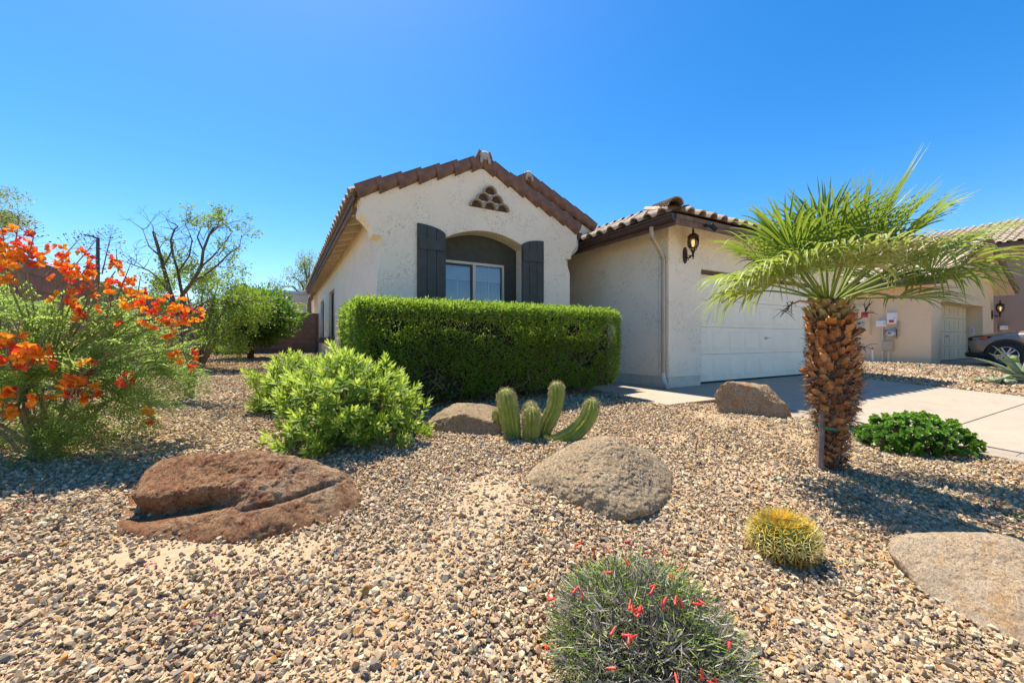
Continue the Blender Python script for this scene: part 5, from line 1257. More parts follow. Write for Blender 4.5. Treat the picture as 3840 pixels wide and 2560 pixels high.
V, Fc = leaf_quads(cen+dr_*rd[:, None], dd, rng.uniform(.015, .06, n)*np.where((f < .6) & (f > .25), 1.5, .7), rng.uniform(.002, .008, n))
o = ob('fibres', np_mesh('fibres', V, Fc, attr_mat('trunk_fibre', .9), col=np.repeat(np.concatenate([cc_, np.ones((n, 1))], 1), 4, 0)), palm); o['kind'] = 'stuff'
M['frond'] = leaf_mat('palm_frond', [(0, (.055, .125, .018)), (.5, (.13, .225, .035)), (.8, (.27, .34, .085)), (1, (.58, .55, .30))], (.48, .60, .06), .36, .45, .4)
M['petiole'] = plain('palm_petiole', (.20, .26, .06), .7, .15, 8, spec=.2)
def frond(az, el, pl, R, droop, nseg=30, spread=2.0, tone=.4, sidetilt=0.0, cup=.18):
    """az: 0 = right of picture, 90 = away from the lens, 180 = left, 270 = towards it"""
    a = math.radians(az); e = math.radians(el); hdir = RIGHT*math.cos(a)+AWAY*math.sin(a)
    T0 = (hdir*math.cos(e)+UP*math.sin(e)).normalized(); base = Vector(pc_)+hdir*.05-UP*.02
    pts = []; p = base.copy(); t = T0.copy()
    for i in range(9):
        pts.append(p.copy()); p = p+t*(pl/8); t = (t-UP*(.028*droop*math.cos(e))).normalized()
    Hs = pts[-1]; T = t; S = T.cross(UP)
    if S.length < .05: S = T.cross(AWAY)
    S.normalize(); S = (S*math.cos(sidetilt)+S.cross(T)*math.sin(sidetilt)).normalized(); Nn = S.cross(T).normalized()
    if Nn.z < 0: Nn = -Nn
    fr = thing_part = MB().tube(pts, [.016-.007*i/8 for i in range(9)], 6, flat=.55).build('frond', M['petiole'], palm, True)
    V = []; Fc = []; rn = []; st = 9
    for k in range(nseg):
        s = (k+.5)/nseg*2-1; th = s*spread; L = R*(.62+.38*math.cos(th*.62))*random.uniform(.93, 1.05)
        d0 = (T*math.cos(th)+S*math.sin(th)+Nn*(cup*abs(math.sin(th))+.05)).normalized()
        o0 = Hs+T*(.05*R*max(0, math.cos(th))); wmx = max(.016, min(.03, R*.46*2*spread/nseg*.70))
        d0 = (d0+S*random.gauss(0, .03)+Nn*random.gauss(0, .03)).normalized(); side = d0.cross(Nn).normalized(); b0 = len(V); dr = droop*random.uniform(.55, 1.4); tw_ = random.gauss(0, .1)
        for j in range(st):
            t_ = j/(st-1); sag = dr*(max(0, t_-.38)**2.0)*1.25
            c = o0+d0*L*(t_-.22*sag*t_)-UP*L*sag*.62+side*(tw_*t_*t_*L*.3)
            wv = (wmx*(t_/.46) if t_ < .46 else wmx*max(.03, 1-((t_-.46)/.54)**1.15))+.0012
            V += [c+side*wv*.5+Nn*wv*.22, c-Nn*wv*.10, c-side*wv*.5+Nn*wv*.22]
            q = min(1, max(0, tone+random.gauss(0, .06)+.25*max(0, t_-.75))); rn += [q, q, q]
            if j:
                i0 = b0+(j-1)*3; Fc += [(i0, i0+1, i0+4, i0+3), (i0+1, i0+2, i0+5, i0+4)]
    ob('blade', np_mesh('blade', np.array([v[:] for v in V]), Fc, M['frond'], rnd=rn), fr)
FR = [  # az, el, petiole, radius, droop, tone
    (186, 16, .52, .58, 1.4, .75), (174, 24, .50, .62, 1.4, .72), (198, 24, .48, .60, 1.4, .80), (216, 30, .46, .54, 1.2, .70), (205, 44, .50, .60, .7, .45), (166, 40, .52, .58, .9, .45),
    (240, 36, .40, .50, 1.0, .85), (268, 38, .40, .50, 1.1, .9), (294, 36, .44, .52, 1.2, .85), (322, 24, .55, .60, 1.2, .60), (345, 18, .60, .62, 1.0, .45), (6, 30, .62, .64, .7, .50), (20, 24, .58, .60, .9, .35), (356, 8, .50, .50, .9, .45),
    (40, 40, .55, .58, .7, .35), (75, 38, .5, .55, .8, .3), (120, 44, .5, .55, .8, .3),
    (184, 54, .52, .56, .5, .35), (214, 58, .48, .52, .45, .22), (240, 54, .46, .50, .4, .15), (150, 60, .52, .54, .5, .3),
    (275, 62, .48, .50, .4, .2), (308, 54, .50, .54, .5, .35), (334, 48, .56, .60, .55, .4), (354, 44, .62, .66, .5, .45), (16, 54, .62, .62, .45, .35),
    (70, 64, .56, .54, .4, .3), (350, 64, .58, .56, .35, .35), (225, 76, .5, .48, .3, .25), (300, 76, .52, .50, .3, .25)]
for (az, el, pl, R, dr, tone) in FR: frond(az+random.gauss(0, 3), el, pl, R, dr, 30, 2.05 if el < 60 else 1.5, tone, random.gauss(0, .15), .22)
frond(358, 60, .62, .80, .10, 5, .05, .3)                  # unopened spear leaf
frond(352, 30, .66, .70, .6, 24, 1.3, .45)
# old flower stalks and a hanging dry petiole
def spray(p0, dirs, name, n=14):
    o = MB().tube([p0]+[p0+Vector(d) for d in dirs], [.011]+[.008-.0025*i for i in range(len(dirs))], 6).build(name, plain('dry_orange_stalk', (.36, .17, .07), .6, .3, 30), palm)
    tw = MB(); e = p0+Vector(dirs[-1]); d = Vector(dirs[-1])-Vector(dirs[-2] if len(dirs) > 1 else (0, 0, 0)); d.normalize()
    for k in range(n):
        s = p0+Vector(dirs[-1])-d*random.uniform(0, .1); q = s+Vector((random.gauss(0, .035), random.gauss(0, .035), random.gauss(0, .035)))+d*.03; tw.tube([s, s.lerp(q, .5)+Vector((0, 0, .01)), q], [.003, .0022, .0012], 4)
    tw.build('dry_twigs', plain('dark_dry_twig', (.035, .018, .014), .9, .3, 40), o)
P3 = lambda px, py, dd=-.12: at_d(px, py, pd+dd)
s0 = P3(3040, 1135); spray(s0, [P3(3000, 1128)-s0, P3(2968, 1140)-s0, P3(2945, 1170)-s0], 'old_flower_stalk', 26)
s0 = P3(3185, 1185); spray(s0, [P3(3215, 1200)-s0, P3(3235, 1190)-s0, P3(3262, 1140)-s0], 'old_flower_stalk', 18)
s0 = P3(3185, 1270); spray(s0, [P3(3205, 1280)-s0, P3(3220, 1300)-s0, P3(3245, 1303)-s0], 'old_flower_stalk', 8)
s0 = P3(3180, 1325); spray(s0, [P3(3205, 1335)-s0, P3(3240, 1352)-s0], 'old_flower_stalk', 8)
# support stake with its tie
sp = ground(3072, 1760); sd_ = cam_depth(sp); stk = thing('tree_stake', 'short wooden stake tied with green tape to the palm trunk', 'stake', (sp.x, sp.y, tz(sp.x, sp.y)))
MB().tube([at_d(3072, 1765, sd_)-UP*.08, at_d(3083, 1540, sd_)], [.024, .023], 8).build('post', M['stakewood'], stk)
tp = MB(); cy = at_d(3083, 1600, sd_); ring = []; q0 = taxis((cy.z-PZ)/TH); rr0 = trad((cy.z-PZ)/TH)+.055
for i in range(25):
    a = 2*PI*i/24; ring.append(Vector((q0.x+rr0*math.cos(a), q0.y+rr0*math.sin(a), cy.z+.004*math.sin(3*a))))
for i in range(24): tp.beam(ring[i], ring[i+1]+(ring[i+1]-ring[i])*.05, .004, .022)
tp.build('green_tie', M['greenplastic'], stk)

# ------------------------------------------------------------------ dark glossy shrub by the driveway: round leaves in rosettes
M['round'] = leaf_mat('round_leaf', [(0, (.03, .10, .014)), (.5, (.07, .19, .022)), (.85, (.15, .31, .04)), (1, (.28, .40, .08))], (.32, .58, .03), .34, .4, .4)
g = ground(3500, 1705); c = g+AWAY*.16+RIGHT*.0; gd = cam_depth(c); rxx = 218/F*gd
ds_ = thing('round_leaf_shrub', 'low dark green shrub with round glossy leaves beside the driveway', 'shrub', (c.x, c.y, tz(c.x, c.y)))
Ps = []; Ds = []; Us = []; Ls = []; stm = MB()
for k in range(480):
    a = random.uniform(0, 2*PI); e = math.asin(random.uniform(.0, 1)); q = RIGHT*(math.cos(a)*math.cos(e)*rxx)+AWAY*(math.sin(a)*math.cos(e)*.34)
    u_ = (q.dot(RIGHT))/rxx; hh = .31*(1-.25*abs(u_)**3)*(1+.16*noise.noise(Vector((u_*4, a, 2))))
    rr_ = random.uniform(.78, 1.0); p = Vector((c.x, c.y, 0))+q*rr_; p.z = tz(p.x, p.y)+.03+math.sin(e)*hh*rr_; ax = (q*1.2+UP*(.25+math.sin(e)*.6)).normalized()
    if random.random() < .12: continue
    for j in range(11):
        b = j*2.4; sd = ax.orthogonal().normalized(); s2 = ax.cross(sd); rad = sd*math.cos(b)+s2*math.sin(b); f = j/11
        Ps.append(p-ax*.03*f); Ds.append(rad*(.5+.7*f)+ax*(.9-.7*f)); Us.append(ax); Ls.append(random.uniform(.03, .042)*(.7+.45*f))
    if k % 3 == 0: stm.tube([Vector((c.x, c.y, tz(c.x, c.y)))+q*.25, p-UP*.05-q*.1, p], [.008, .005, .003], 5)
P = np.array([p[:] for p in Ps]); D = np.array([d[:] for d in Ds]); U = np.array([u[:] for u in Us]); L = np.array(Ls)
n = len(P); S = unit(np.cross(unit(D), U)); Dn = unit(D); Nn = np.cross(S, Dn)
prof = [(0, 0), (.28, .36), (.62, .47), (.92, .28), (1.0, 0), (.92, -.28), (.62, -.47), (.28, -.36)]
V = np.stack([P+Dn*(L*a_)[:, None]+S*(L*b_)[:, None]+Nn*(L*(.10*abs(b_)*2-.12*(a_-.5)**2*4*0+.08*a_))[:, None] for a_, b_ in prof], 1).reshape(-1, 3)
base = np.arange(n)[:, None]*8; Fc = np.concatenate([base+np.array([0, 1, 2, 4]), base+np.array([2, 3, 4, 4])[[0, 1, 2, 2]], base+np.array([0, 4, 6, 7]), base+np.array([4, 5, 6, 6])[[0, 1, 2, 2]]])
tri = np.concatenate([base+np.array(t) for t in ((0, 1, 2), (0, 2, 4), (2, 3, 4), (0, 4, 6), (4, 5, 6), (0, 6, 7))])
rn = np.clip(rng.uniform(.05, .8, n)+.25*smooth(.1, .3, P[:, 2]-terrain(P[:, 0], P[:, 1]))-.1, 0, 1)
ob('leaves', np_mesh('leaves', V, tri, M['round'], rnd=np.repeat(rn, 8)), ds_); stm.build('stems', M['twig'], ds_)
# ------------------------------------------------------------------ red bird-of-paradise bush
M['fern'] = leaf_mat('poinciana_leaflet', [(0, (.13, .23, .05)), (.5, (.23, .36, .09)), (1, (.38, .47, .17))], (.60, .75, .14), .52, .6, .2)
def pinnate(seed):
    """one twice-divided leaf along +x, about 0.30 long, drooping: leaflet bases, directions, up"""
    r_ = np.random.default_rng(seed); P = []; D = []; n = 7
    for i in range(n):
        x = .05+.24*i/(n-1); z = -.10*(x/.3)**2.2*r_.uniform(.8, 1.2); Lp = .095*(1-.45*abs(i/(n-1)-.45)); 
        for s in (-1, 1):
            d = np.array([.55, s*.83, .06]); d = d/np.linalg.norm(d)
            for j in range(6):
                q = np.array([x, 0, z])+d*Lp*(j+1)/6; q[2] -= .035*((j+1)/6)**2
                for s2 in (-1, 1):
                    e = np.array([d[0]*.5-s2*d[1]*.85*s*s, d[1]*.5+s2*d[0]*.85, .05]); P.append(q); D.append(e)
    return np.array(P), np.array(D)
PIN = [pinnate(k) for k in range(4)]
g = at_d(170, 1690, 2.95); BB = Vector((g.x, g.y, tz(g.x, g.y)))
bush = thing('red_flowering_bush', 'feathery green bush with orange-red flower clusters at the left edge', 'bush', BB)
bd_ = cam_depth(BB); stems = MB(); Ps = []; Ds = []; Rn = []; rach = MB()
def bush_surf(px, py, dd): return at_d(px, py, bd_+.12+dd*.62)
outl = [(-400, 1010), (-100, 990), (60, 1130), (250, 1140), (420, 1110), (530, 1190), (600, 1290), (640, 1400), (590, 1510), (450, 1620), (250, 1690), (60, 1740), (-400, 1750)]
ox = [p[0] for p in outl[:8]]; oy = [p[1] for p in outl[:8]]; lx = [-420, -100, 60, 250, 450, 590, 640]; ly = [1600, 1690, 1715, 1690, 1600, 1490, 1400]
cnt = 0; tipsB = []
while cnt < 360:
    px = random.uniform(-420, 645); topy = np.interp(px, ox, oy); boty = np.interp(px, lx, ly)
    if topy > boty-20: continue
    py = random.uniform(topy+10, boty-15); edge = min((py-topy)/260, (650-px)/260, (boty-py)/200+.35); th = .12+.48*math.sqrt(max(0, min(1, edge)))
    dd = random.choice((-1, -1, 1))*th*random.uniform(.45, 1.0); p = bush_surf(px, py, dd)
    if p.z < tz(p.x, p.y)+.10: continue
    out = (p-(BB+UP*.55)); out.z *= .5; out.normalize(); cnt += 1
    xa = (out+Vector((random.gauss(0, .55), random.gauss(0, .55), random.gauss(.12, .35)))).normalized(); za = UP-AWAY*random.uniform(-.1, 1.1)+Vector((random.gauss(0, .45), random.gauss(0, .45), 0)); ya = za.cross(xa).normalized(); za = xa.cross(ya)
    R = np.array([xa[:], ya[:], za[:]]); s = random.uniform(.85, 1.3); A_, B_ = random.choice(PIN); o_ = np.array((p-xa*.12*s)[:])
    Ps.append(A_*s @ R+o_); Ds.append(B_ @ R); Rn.append(np.full(len(A_), np.clip(random.gauss(.45, .2), 0, 1)))
    rach.tube([p-xa*.14*s, p+xa*.05*s-UP*.01, p+xa*.17*s-UP*.08*s], [.003, .002, .001], 4)
    tipsB.append(p-xa*.12*s)
nodes = []
for k in range(15):                                        # a few woody stems, each frond on a thin twig from the nearest one
    q = random.choice(tipsB); e = BB+(q-BB)*.72-UP*.05; b0 = BB+Vector((random.gauss(0, .05), random.gauss(0, .05), -.03)); m_ = b0.lerp(e, .5)+UP*.10+Vector((random.gauss(0, .05), random.gauss(0, .05), 0))
    stems.tube([b0, b0.lerp(m_, .5)+UP*.03, m_, m_.lerp(e, .6)+UP*.02, e], [.017, .014, .011, .008, .005], 7); nodes += [m_, m_.lerp(e, .5)+UP*.015, e, b0.lerp(m_, .7)+UP*.03]
for q in tipsB:
    k = min(nodes, key=lambda v: (v-q).length); stems.tube([k, k.lerp(q, .5)+UP*.015, q], [.004, .003, .002], 4)
P = np.concatenate(Ps); n = len(P); V, Fc = leaf_quads(P, np.concatenate(Ds), rng.uniform(.020, .030, n), rng.uniform(.010, .014, n), np.tile([0, 0, 1.], (n, 1))+rng.normal(size=(n, 3))*.25, .1, .5)
ob('foliage', np_mesh('foliage', V, Fc, M['fern'], rnd=np.repeat(np.concatenate(Rn), 4)), bush)
stems.build('stems', M['twig'], bush); rach.build('leaf_stalks', M['petiole'], bush)['kind'] = 'stuff'
def flower_cluster(px, py, dd, axis, size, nfl, nbud, seed, ripe=.5):
    r_ = random.Random(seed); c = bush_surf(px, py, dd); ax = (RIGHT*axis[0]+UP*axis[1]+AWAY*r_.gauss(0, .25)).normalized(); s0 = ax.orthogonal().normalized(); s1 = ax.cross(s0)
    V = []; Fc = []; C = []
    def petal(p, d, L, w, c1, c2):
        d = d.normalized(); n_ = Vector((r_.gauss(0, 1), r_.gauss(0, 1), r_.gauss(0, 1))); s = d.cross(n_).normalized(); u = s.cross(d); b = len(V); m = p+d*L*.55
        V.extend([p, m+s*w*.5+u*w*.2, p+d*L+s*w*.28+u*w*.1*r_.uniform(-1, 1), p+d*L-s*w*.28+u*w*.1, m-s*w*.5+u*w*.2, m-u*w*.12])
        C.extend([c2, c1, c1, c1, c1, c2]); Fc.extend([(b, b+1, b+5), (b+1, b+2, b+5), (b+2, b+3, b+5), (b+3, b+4, b+5), (b+4, b, b+5)])
    pal = [((.92, .11, .02, 1), (.92, .28, .02, 1)), ((.93, .22, .02, 1), (.93, .42, .03, 1)), ((.80, .045, .035, 1), (.85, .10, .02, 1)), ((.94, .46, .03, 1), (.93, .30, .02, 1)), ((.50, .02, .04, 1), (.6, .04, .03, 1))]
    root = MB().tube([c-ax*size*1.2, c, c+ax*size*.9, c+ax*size*1.5], [.005, .004, .003, .0012], 5); st_ = MB()
    big_ = 1.0+max(0, -dd-.3)*.8; size = size*1.25
    for k in range(max(3, int(nfl*.8))):
        t = r_.uniform(-.55, .5); a = r_.uniform(0, 2*PI); rd = (s0*math.cos(a)+s1*math.sin(a)); p = c+ax*size*t+rd*size*r_.uniform(.35, .75)*(1.1-.5*(t+.5)); st_.tube([c+ax*size*(t-.15), p], [.0016, .0012], 3)
        ck = pal[r_.choices(range(5), [5, 3.6, 4, 2.2, .6])[0]]; fd_ = (rd+ax*.3).normalized(); q = fd_.orthogonal().normalized(); q2 = fd_.cross(q)
        for j in range(5):
            b = 2*PI*j/5+r_.random(); petal(p, fd_*.55+(q*math.cos(b)+q2*math.sin(b)), .034*big_*r_.uniform(.8, 1.2), .030*big_, *(ck if j else pal[3]))
        for j in range(4):
            b = r_.uniform(0, 6.3); e = p+(fd_+(q*math.cos(b)+q2*math.sin(b))*.35+UP*.25).normalized()*.05; n0 = len(V); sd = fd_.orthogonal().normalized()*.0007
            V.extend([p-sd, p+sd, e]); C.extend([(.55, .015, .02, 1)]*3); Fc.append((n0, n0+1, n0+2))
    o = root.build('flower_cluster', M['twig'], bush); st_.build('flower_stalks', M['redstalk'], o)
    ob('petals', np_mesh('petals', np.array([v[:] for v in V]), Fc, M['petal'], col=np.array(C)), o)['kind'] = 'stuff'
    bd = MB()
    for k in range(nbud):
        t = .55+1.0*k/max(1, nbud); a = k*2.4; rd = s0*math.cos(a)+s1*math.sin(a); e = c+ax*size*t+(rd+ax*.45).normalized()*size*(.62*(1-.75*k/nbud)+.06); b_ = c+ax*size*(t-.1); r0 = .0062*(1-.55*k/nbud)
        bd.tube([b_, e], [.0009, .0009], 3); bd.tube([e-(e-b_).normalized()*r0, e, e+(e-b_).normalized()*r0*1.5], [r0*.4, r0, r0*.2], 6)
    if nbud: bd.build('buds', M['bud'], o)
M['redstalk'] = plain('red_flower_stalk', (.25, .03, .02), .6, .2, 30); M['bud'] = plain('dark_red_bud', (.13, .012, .022), .5, .2, 40)
CL = [(20, 945, -.5, (.1, 1), .11, 14, 0), (60, 905, -.4, (.1, 1), .12, 16, 22), (110, 950, -.45, (.15, 1), .11, 14, 14), (25, 985, -.55, (0, 1), .10, 10, 0), (45, 1065, -.6, (0, 1), .05, 4, 0),
      (230, 970, -.1, (.25, 1), .13, 14, 24), (290, 985, -.2, (.45, 1), .14, 16, 26), (300, 1040, -.3, (.3, 1), .12, 14, 6), (262, 1030, -.35, (.1, 1), .09, 7, 0), (345, 1080, -.3, (.3, 1), .11, 12, 8),
      (398, 960, .0, (.35, 1), .12, 7, 26), (440, 985, .1, (.2, 1), .06, 4, 6), (460, 1065, -.1, (.25, 1), .12, 18, 16), (365, 1030, -.1, (.1, 1), .10, 8, 0), (520, 1085, .0, (.45, .9), .07, 4, 16), (330, 1180, -.5, (.2, 1), .08, 8, 0), (240, 1120, -.5, (.2, 1), .08, 9, 0),
      (470, 1140, -.35, (.9, .3), .11, 12, 0), (540, 1150, -.3, (1, .2), .11, 12, 0), (600, 1180, -.3, (1, -.1), .12, 14, 0), (660, 1160, -.25, (1, .35), .12, 15, 6), (720, 1180, -.2, (1, .3), .10, 12, 6), (640, 1220, -.3, (1, .1), .08, 8, 0),
      (60, 1300, -.75, (.2, 1), .12, 15, 6), (130, 1320, -.75, (.4, 1), .11, 13, 4), (30, 1330, -.8, (.1, 1), .09, 9, 0), (165, 1500, -.75, (.3, .8), .07, 6, 0), (10, 1540, -.8, (0, 1), .06, 5, 0), (280, 1450, -.7, (.3, .8), .10, 10, 0), (330, 1440, -.65, (.5, .8), .08, 8, 0), (280, 1490, -.7, (.2, .5), .06, 4, 0), (70, 1475, -.8, (.4, .6), .06, 5, 0),
      (345, 1375, -.7, (.5, .5), .05, 3, 0), (475, 1425, -.6, (.8, .3), .045, 3, 0), (700, 1355, -.25, (.3, -.8), .085, 11, 0), (560, 1560, -.4, (.7, -.5), .055, 5, 0)]
for i, (px, py, dd, axs, sz, nf, nbd) in enumerate(CL): flower_cluster(px, py, dd, axs, sz, nf, nbd, 50+i)
# stalks that carry the higher clusters out of the foliage
st2 = MB()
for (px, py, dd, axs, sz, nf, nbd) in CL:
    c = bush_surf(px, py, dd); ax = (RIGHT*axs[0]+UP*axs[1]).normalized(); b = c-ax*sz*1.1; q = BB+UP*.35+(b-BB)*.35; st2.tube([q, q.lerp(b, .6)+UP*.02, b], [.007, .005, .0045], 5)
st2.build('flower_stems', M['petiole'], bush)

# ------------------------------------------------------------------ trees
def grow(mb, p, d, L, r, depth, tips, spread=.55, up=.15, nseg=4, wob=.12, ratio=.68, split=(2, 3), rnd=random, minr=.002):
    pts = [p.copy()]; rr_ = [r]; q = p.copy(); dd = d.copy()
    for i in range(nseg):
        dd = (dd+Vector((rnd.gauss(0, wob), rnd.gauss(0, wob), rnd.gauss(0, wob)+up*.25))).normalized(); q = q+dd*(L/nseg); pts.append(q.copy()); rr_.append(max(minr, r*(1-.38*(i+1)/nseg)))
        if depth <= 2: tips.append((q.copy(), dd.copy(), depth))
    mb.tube(pts, rr_, 9 if r > .03 else (6 if r > .01 else 4))
    if depth == 0: return
    for k in range(rnd.randint(*split)):
        s = dd.orthogonal().normalized(); a = rnd.uniform(0, 2*PI); s = s*math.cos(a)+dd.cross(s)*math.sin(a)
        nd = (dd+s*rnd.uniform(.6, 1.2)*spread*1.5+UP*up).normalized(); grow(mb, q, nd, L*ratio*rnd.uniform(.8, 1.2), rr_[-1]*rnd.uniform(.62, .85), depth-1, tips, spread, up, nseg, wob, ratio, split, rnd, minr)
def tip_leaves(tips, per, spread, L, Wr, mat, parent, droop=.2, name='crown'):
    P = []; D = []
    for (q, d, dep) in tips:
        for k in range(per):
            P.append((q+Vector((random.gauss(0, spread), random.gauss(0, spread), random.gauss(0, spread))))[:]); D.append((d*.4+Vector((random.gauss(0, .7), random.gauss(0, .7), random.gauss(-droop, .6))))[:])
    P = np.array(P); n = len(P); Ls = rng.uniform(.7, 1.25, n)*L; nz = np.array([noise.noise(Vector(p)*2.5) for p in P])
    return foliage(name, P, np.array(D), Ls, Ls*Wr, mat, parent, np.clip(.45+.5*nz+rng.normal(size=n)*.15, 0, 1))
M['leafA'] = leaf_mat('small_tree_leaf', [(0, (.07, .13, .025)), (.5, (.14, .23, .04)), (1, (.25, .36, .07))], (.45, .62, .06), .45)
M['leafC'] = leaf_mat('citrus_leaf', [(0, (.025, .08, .012)), (.5, (.065, .165, .02)), (1, (.17, .30, .04))], (.32, .56, .03), .36, .42, .4)
M['leafM'] = leaf_mat('mesquite_leaf', [(0, (.09, .13, .04)), (.5, (.15, .20, .07)), (1, (.24, .28, .10))], (.45, .55, .12), .4)
# half-bare pruned tree, built limb by limb
g = ground(710, 1484); td = cam_depth(g)
bare_t = thing('half_bare_tree', 'half-bare tree with dark twisting limbs behind the red flowers', 'tree', (g.x, g.y, tz(g.x, g.y)))
T2 = lambda px, py, dd=0: at_d(px, py, td+dd)
trunk = MB().tube([T2(708, 1500), T2(712, 1450), T2(720, 1400), T2(716, 1340), T2(722, 1290), T2(712, 1250), T2(690, 1190), T2(686, 1130), T2(684, 1105)], [.062, .052, .047, .043, .046, .04, .038, .034, .03], 10)
trunk.tube([T2(718, 1310), T2(690, 1300), T2(676, 1260), T2(672, 1200), T2(655, 1150), T2(640, 1100), T2(612, 1000), T2(590, 920), T2(575, 868)], [.034, .033, .03, .028, .027, .025, .022, .019, .017], 9)
for path, r in (([(684, 1105), (720, 1060), (755, 1000), (762, 940), (785, 880), (800, 855)], .026), ([(684, 1105), (676, 1070), (668, 1020), (650, 960), (640, 900), (655, 860), (668, 850)], .02), ([(640, 1100), (600, 1050), (560, 1015), (520, 1000), (478, 985)], .015), ([(600, 960), (560, 925), (535, 860)], .013), ([(720, 1060), (770, 1030), (820, 990), (860, 950), (900, 925)], .016), ([(762, 940), (740, 890), (755, 850)], .012), ([(655, 1150), (620, 1110), (590, 1085)], .012), ([(612, 1000), (640, 950), (650, 900)], .012), ([(755, 1000), (800, 960), (850, 900), (870, 870)], .013), ([(690, 1190), (740, 1150), (790, 1120), (850, 1130)], .012), ([(785, 880), (820, 850), (850, 840)], .010), ([(668, 1020), (710, 960), (720, 900), (705, 860)], .012), ([(655, 860), (600, 850)], .007)):
    dz_ = random.uniform(-.3, .3); k = len(path); trunk.tube([T2(px, py, dz_*i/(k-1)) for i, (px, py) in enumerate(path)], [r*(1-.6*i/(k-1)) for i in range(k)], 7)
trunk.build('trunk', M['bark'], bare_t, True)
tw = MB(); tips = []
rb = random.Random(5)
for (px, py) in [(478, 985), (500, 995), (540, 1005), (575, 870), (535, 860), (600, 930), (640, 900), (668, 850), (655, 870), (705, 860), (720, 900), (755, 850), (762, 900), (800, 855), (790, 880), (850, 840), (870, 870), (850, 905), (900, 925), (870, 945), (830, 985), (810, 960), (780, 1010), (820, 1000), (740, 960), (700, 960), (680, 1000), (590, 1085), (620, 1020), (650, 1040), (850, 1130), (790, 1120), (760, 1050), (880, 960), (840, 930)]:
    for k in range(2):
        d = (RIGHT*rb.gauss(0, .8)+UP*rb.uniform(-.1, 1)+AWAY*rb.gauss(0, .8)).normalized(); grow(tw, T2(px, py, rb.gauss(0, .15)), d, .16, .0055, 2, tips, .7, .05, 3, .25, .75, (2, 3), rb, .0014)
tw.build('twigs', M['bark'], bare_t)
sel = [t for t in tips if noise.noise(t[0]*1.9) > .0 and (t[0]-T2(480, 985)).length > .35 and t[0].dot(RIGHT)/cam_depth(t[0]) > (560-CX)/F]
tip_leaves(sel, 4, .03, .036, .45, M['leafA'], bare_t)
# leafy tree just behind it
g = ground(745, 1385); t4 = thing('leafy_tree', 'small light green leafy tree just behind the half-bare tree', 'tree', (g.x, g.y, tz(g.x, g.y))); d4 = cam_depth(g); mb = MB(); tips = []
base_ = Vector((g.x, g.y, tz(g.x, g.y)-.05)); r4 = random.Random(8)
for (px, py) in [(600, 1130), (640, 1080), (700, 1090), (760, 1060), (820, 1050), (870, 1100), (900, 1180), (860, 1230), (800, 1160), (740, 1230), (830, 1280), (920, 1150), (780, 1300)]:
    q = at_d(px, py, d4+r4.uniform(-.5, .6)); m_ = base_.lerp(q, .45)+UP*.15; mb.tube([base_, m_, q], [.035, .022, .010], 7)
    for k in range(3): grow(mb, q, (RIGHT*r4.gauss(.2, .7)+AWAY*r4.gauss(0, .7)+UP*r4.uniform(-.2, .6)).normalized(), .26, .008, 2, tips, .7, .02, 3, .2, .75, (2, 3), r4)
mb.build('trunk', M['twig'], t4); tip_leaves(tips, 13, .07, .055, .42, M['leafA'], t4)
# round citrus tree
g = ground(939, 1345); t5 = thing('citrus_tree', 'round dark green citrus tree in front of the back wall', 'tree', (g.x, g.y, tz(g.x, g.y))); d5 = cam_depth(g)
cz = tz(g.x, g.y); mb = MB(); tr = 34/F*d5*.35
mb.tube([Vector((g.x, g.y, cz-.1)), Vector((g.x, g.y, cz+.3)), at_d(945, 1270, d5)], [.10, .085, .075], 9); r5 = random.Random(4); P = []; D = []
cen = at_d(962, 1190, d5); RX = 150/F*d5; RZ_ = 118/F*d5
for k in range(9):
    q = cen+Vector((r5.gauss(0, .4), r5.gauss(0, .4), r5.gauss(0, .4))); mb.tube([at_d(945, 1275, d5), at_d(945, 1275, d5).lerp(q, .6)+UP*.1, q], [.05, .03, .012], 6)
mb.build('trunk', M['barkred'], t5)
while len(P) < 7000:
    q = Vector((r5.gauss(0, 1), r5.gauss(0, 1), r5.gauss(0, 1))).normalized(); s = (1+.20*noise.noise(q*2.1)+.14*noise.noise(q*5))*r5.uniform(.70, 1.04)
    if noise.noise(q*3.5+Vector((3, 0, 0))) < -.28: s *= .8
    h_ = RIGHT*q.x*RX+AWAY*q.y*RX; p = cen+h_*s+UP*q.z*RZ_*s*(1 if q.z > 0 else .92)
    if r5.random() < .06: p += UP*.12
    P.append(p[:]); D.append((q*.8+Vector((r5.gauss(0, .5), r5.gauss(0, .5), r5.gauss(0, .4))))[:])
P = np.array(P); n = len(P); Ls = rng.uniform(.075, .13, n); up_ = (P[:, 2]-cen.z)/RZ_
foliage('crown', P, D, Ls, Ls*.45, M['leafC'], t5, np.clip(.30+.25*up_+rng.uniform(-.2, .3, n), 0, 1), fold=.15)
core = MB(); core.lathe([(.05, -.7*RZ_), (RX*.55, -.5*RZ_), (RX*.66, 0), (RX*.5, .5*RZ_), (.05, .68*RZ_)], cen, 14); core.build('inner_branches', plain('shaded_branch_mass', (.018, .028, .010), .95, .4, 6), t5)
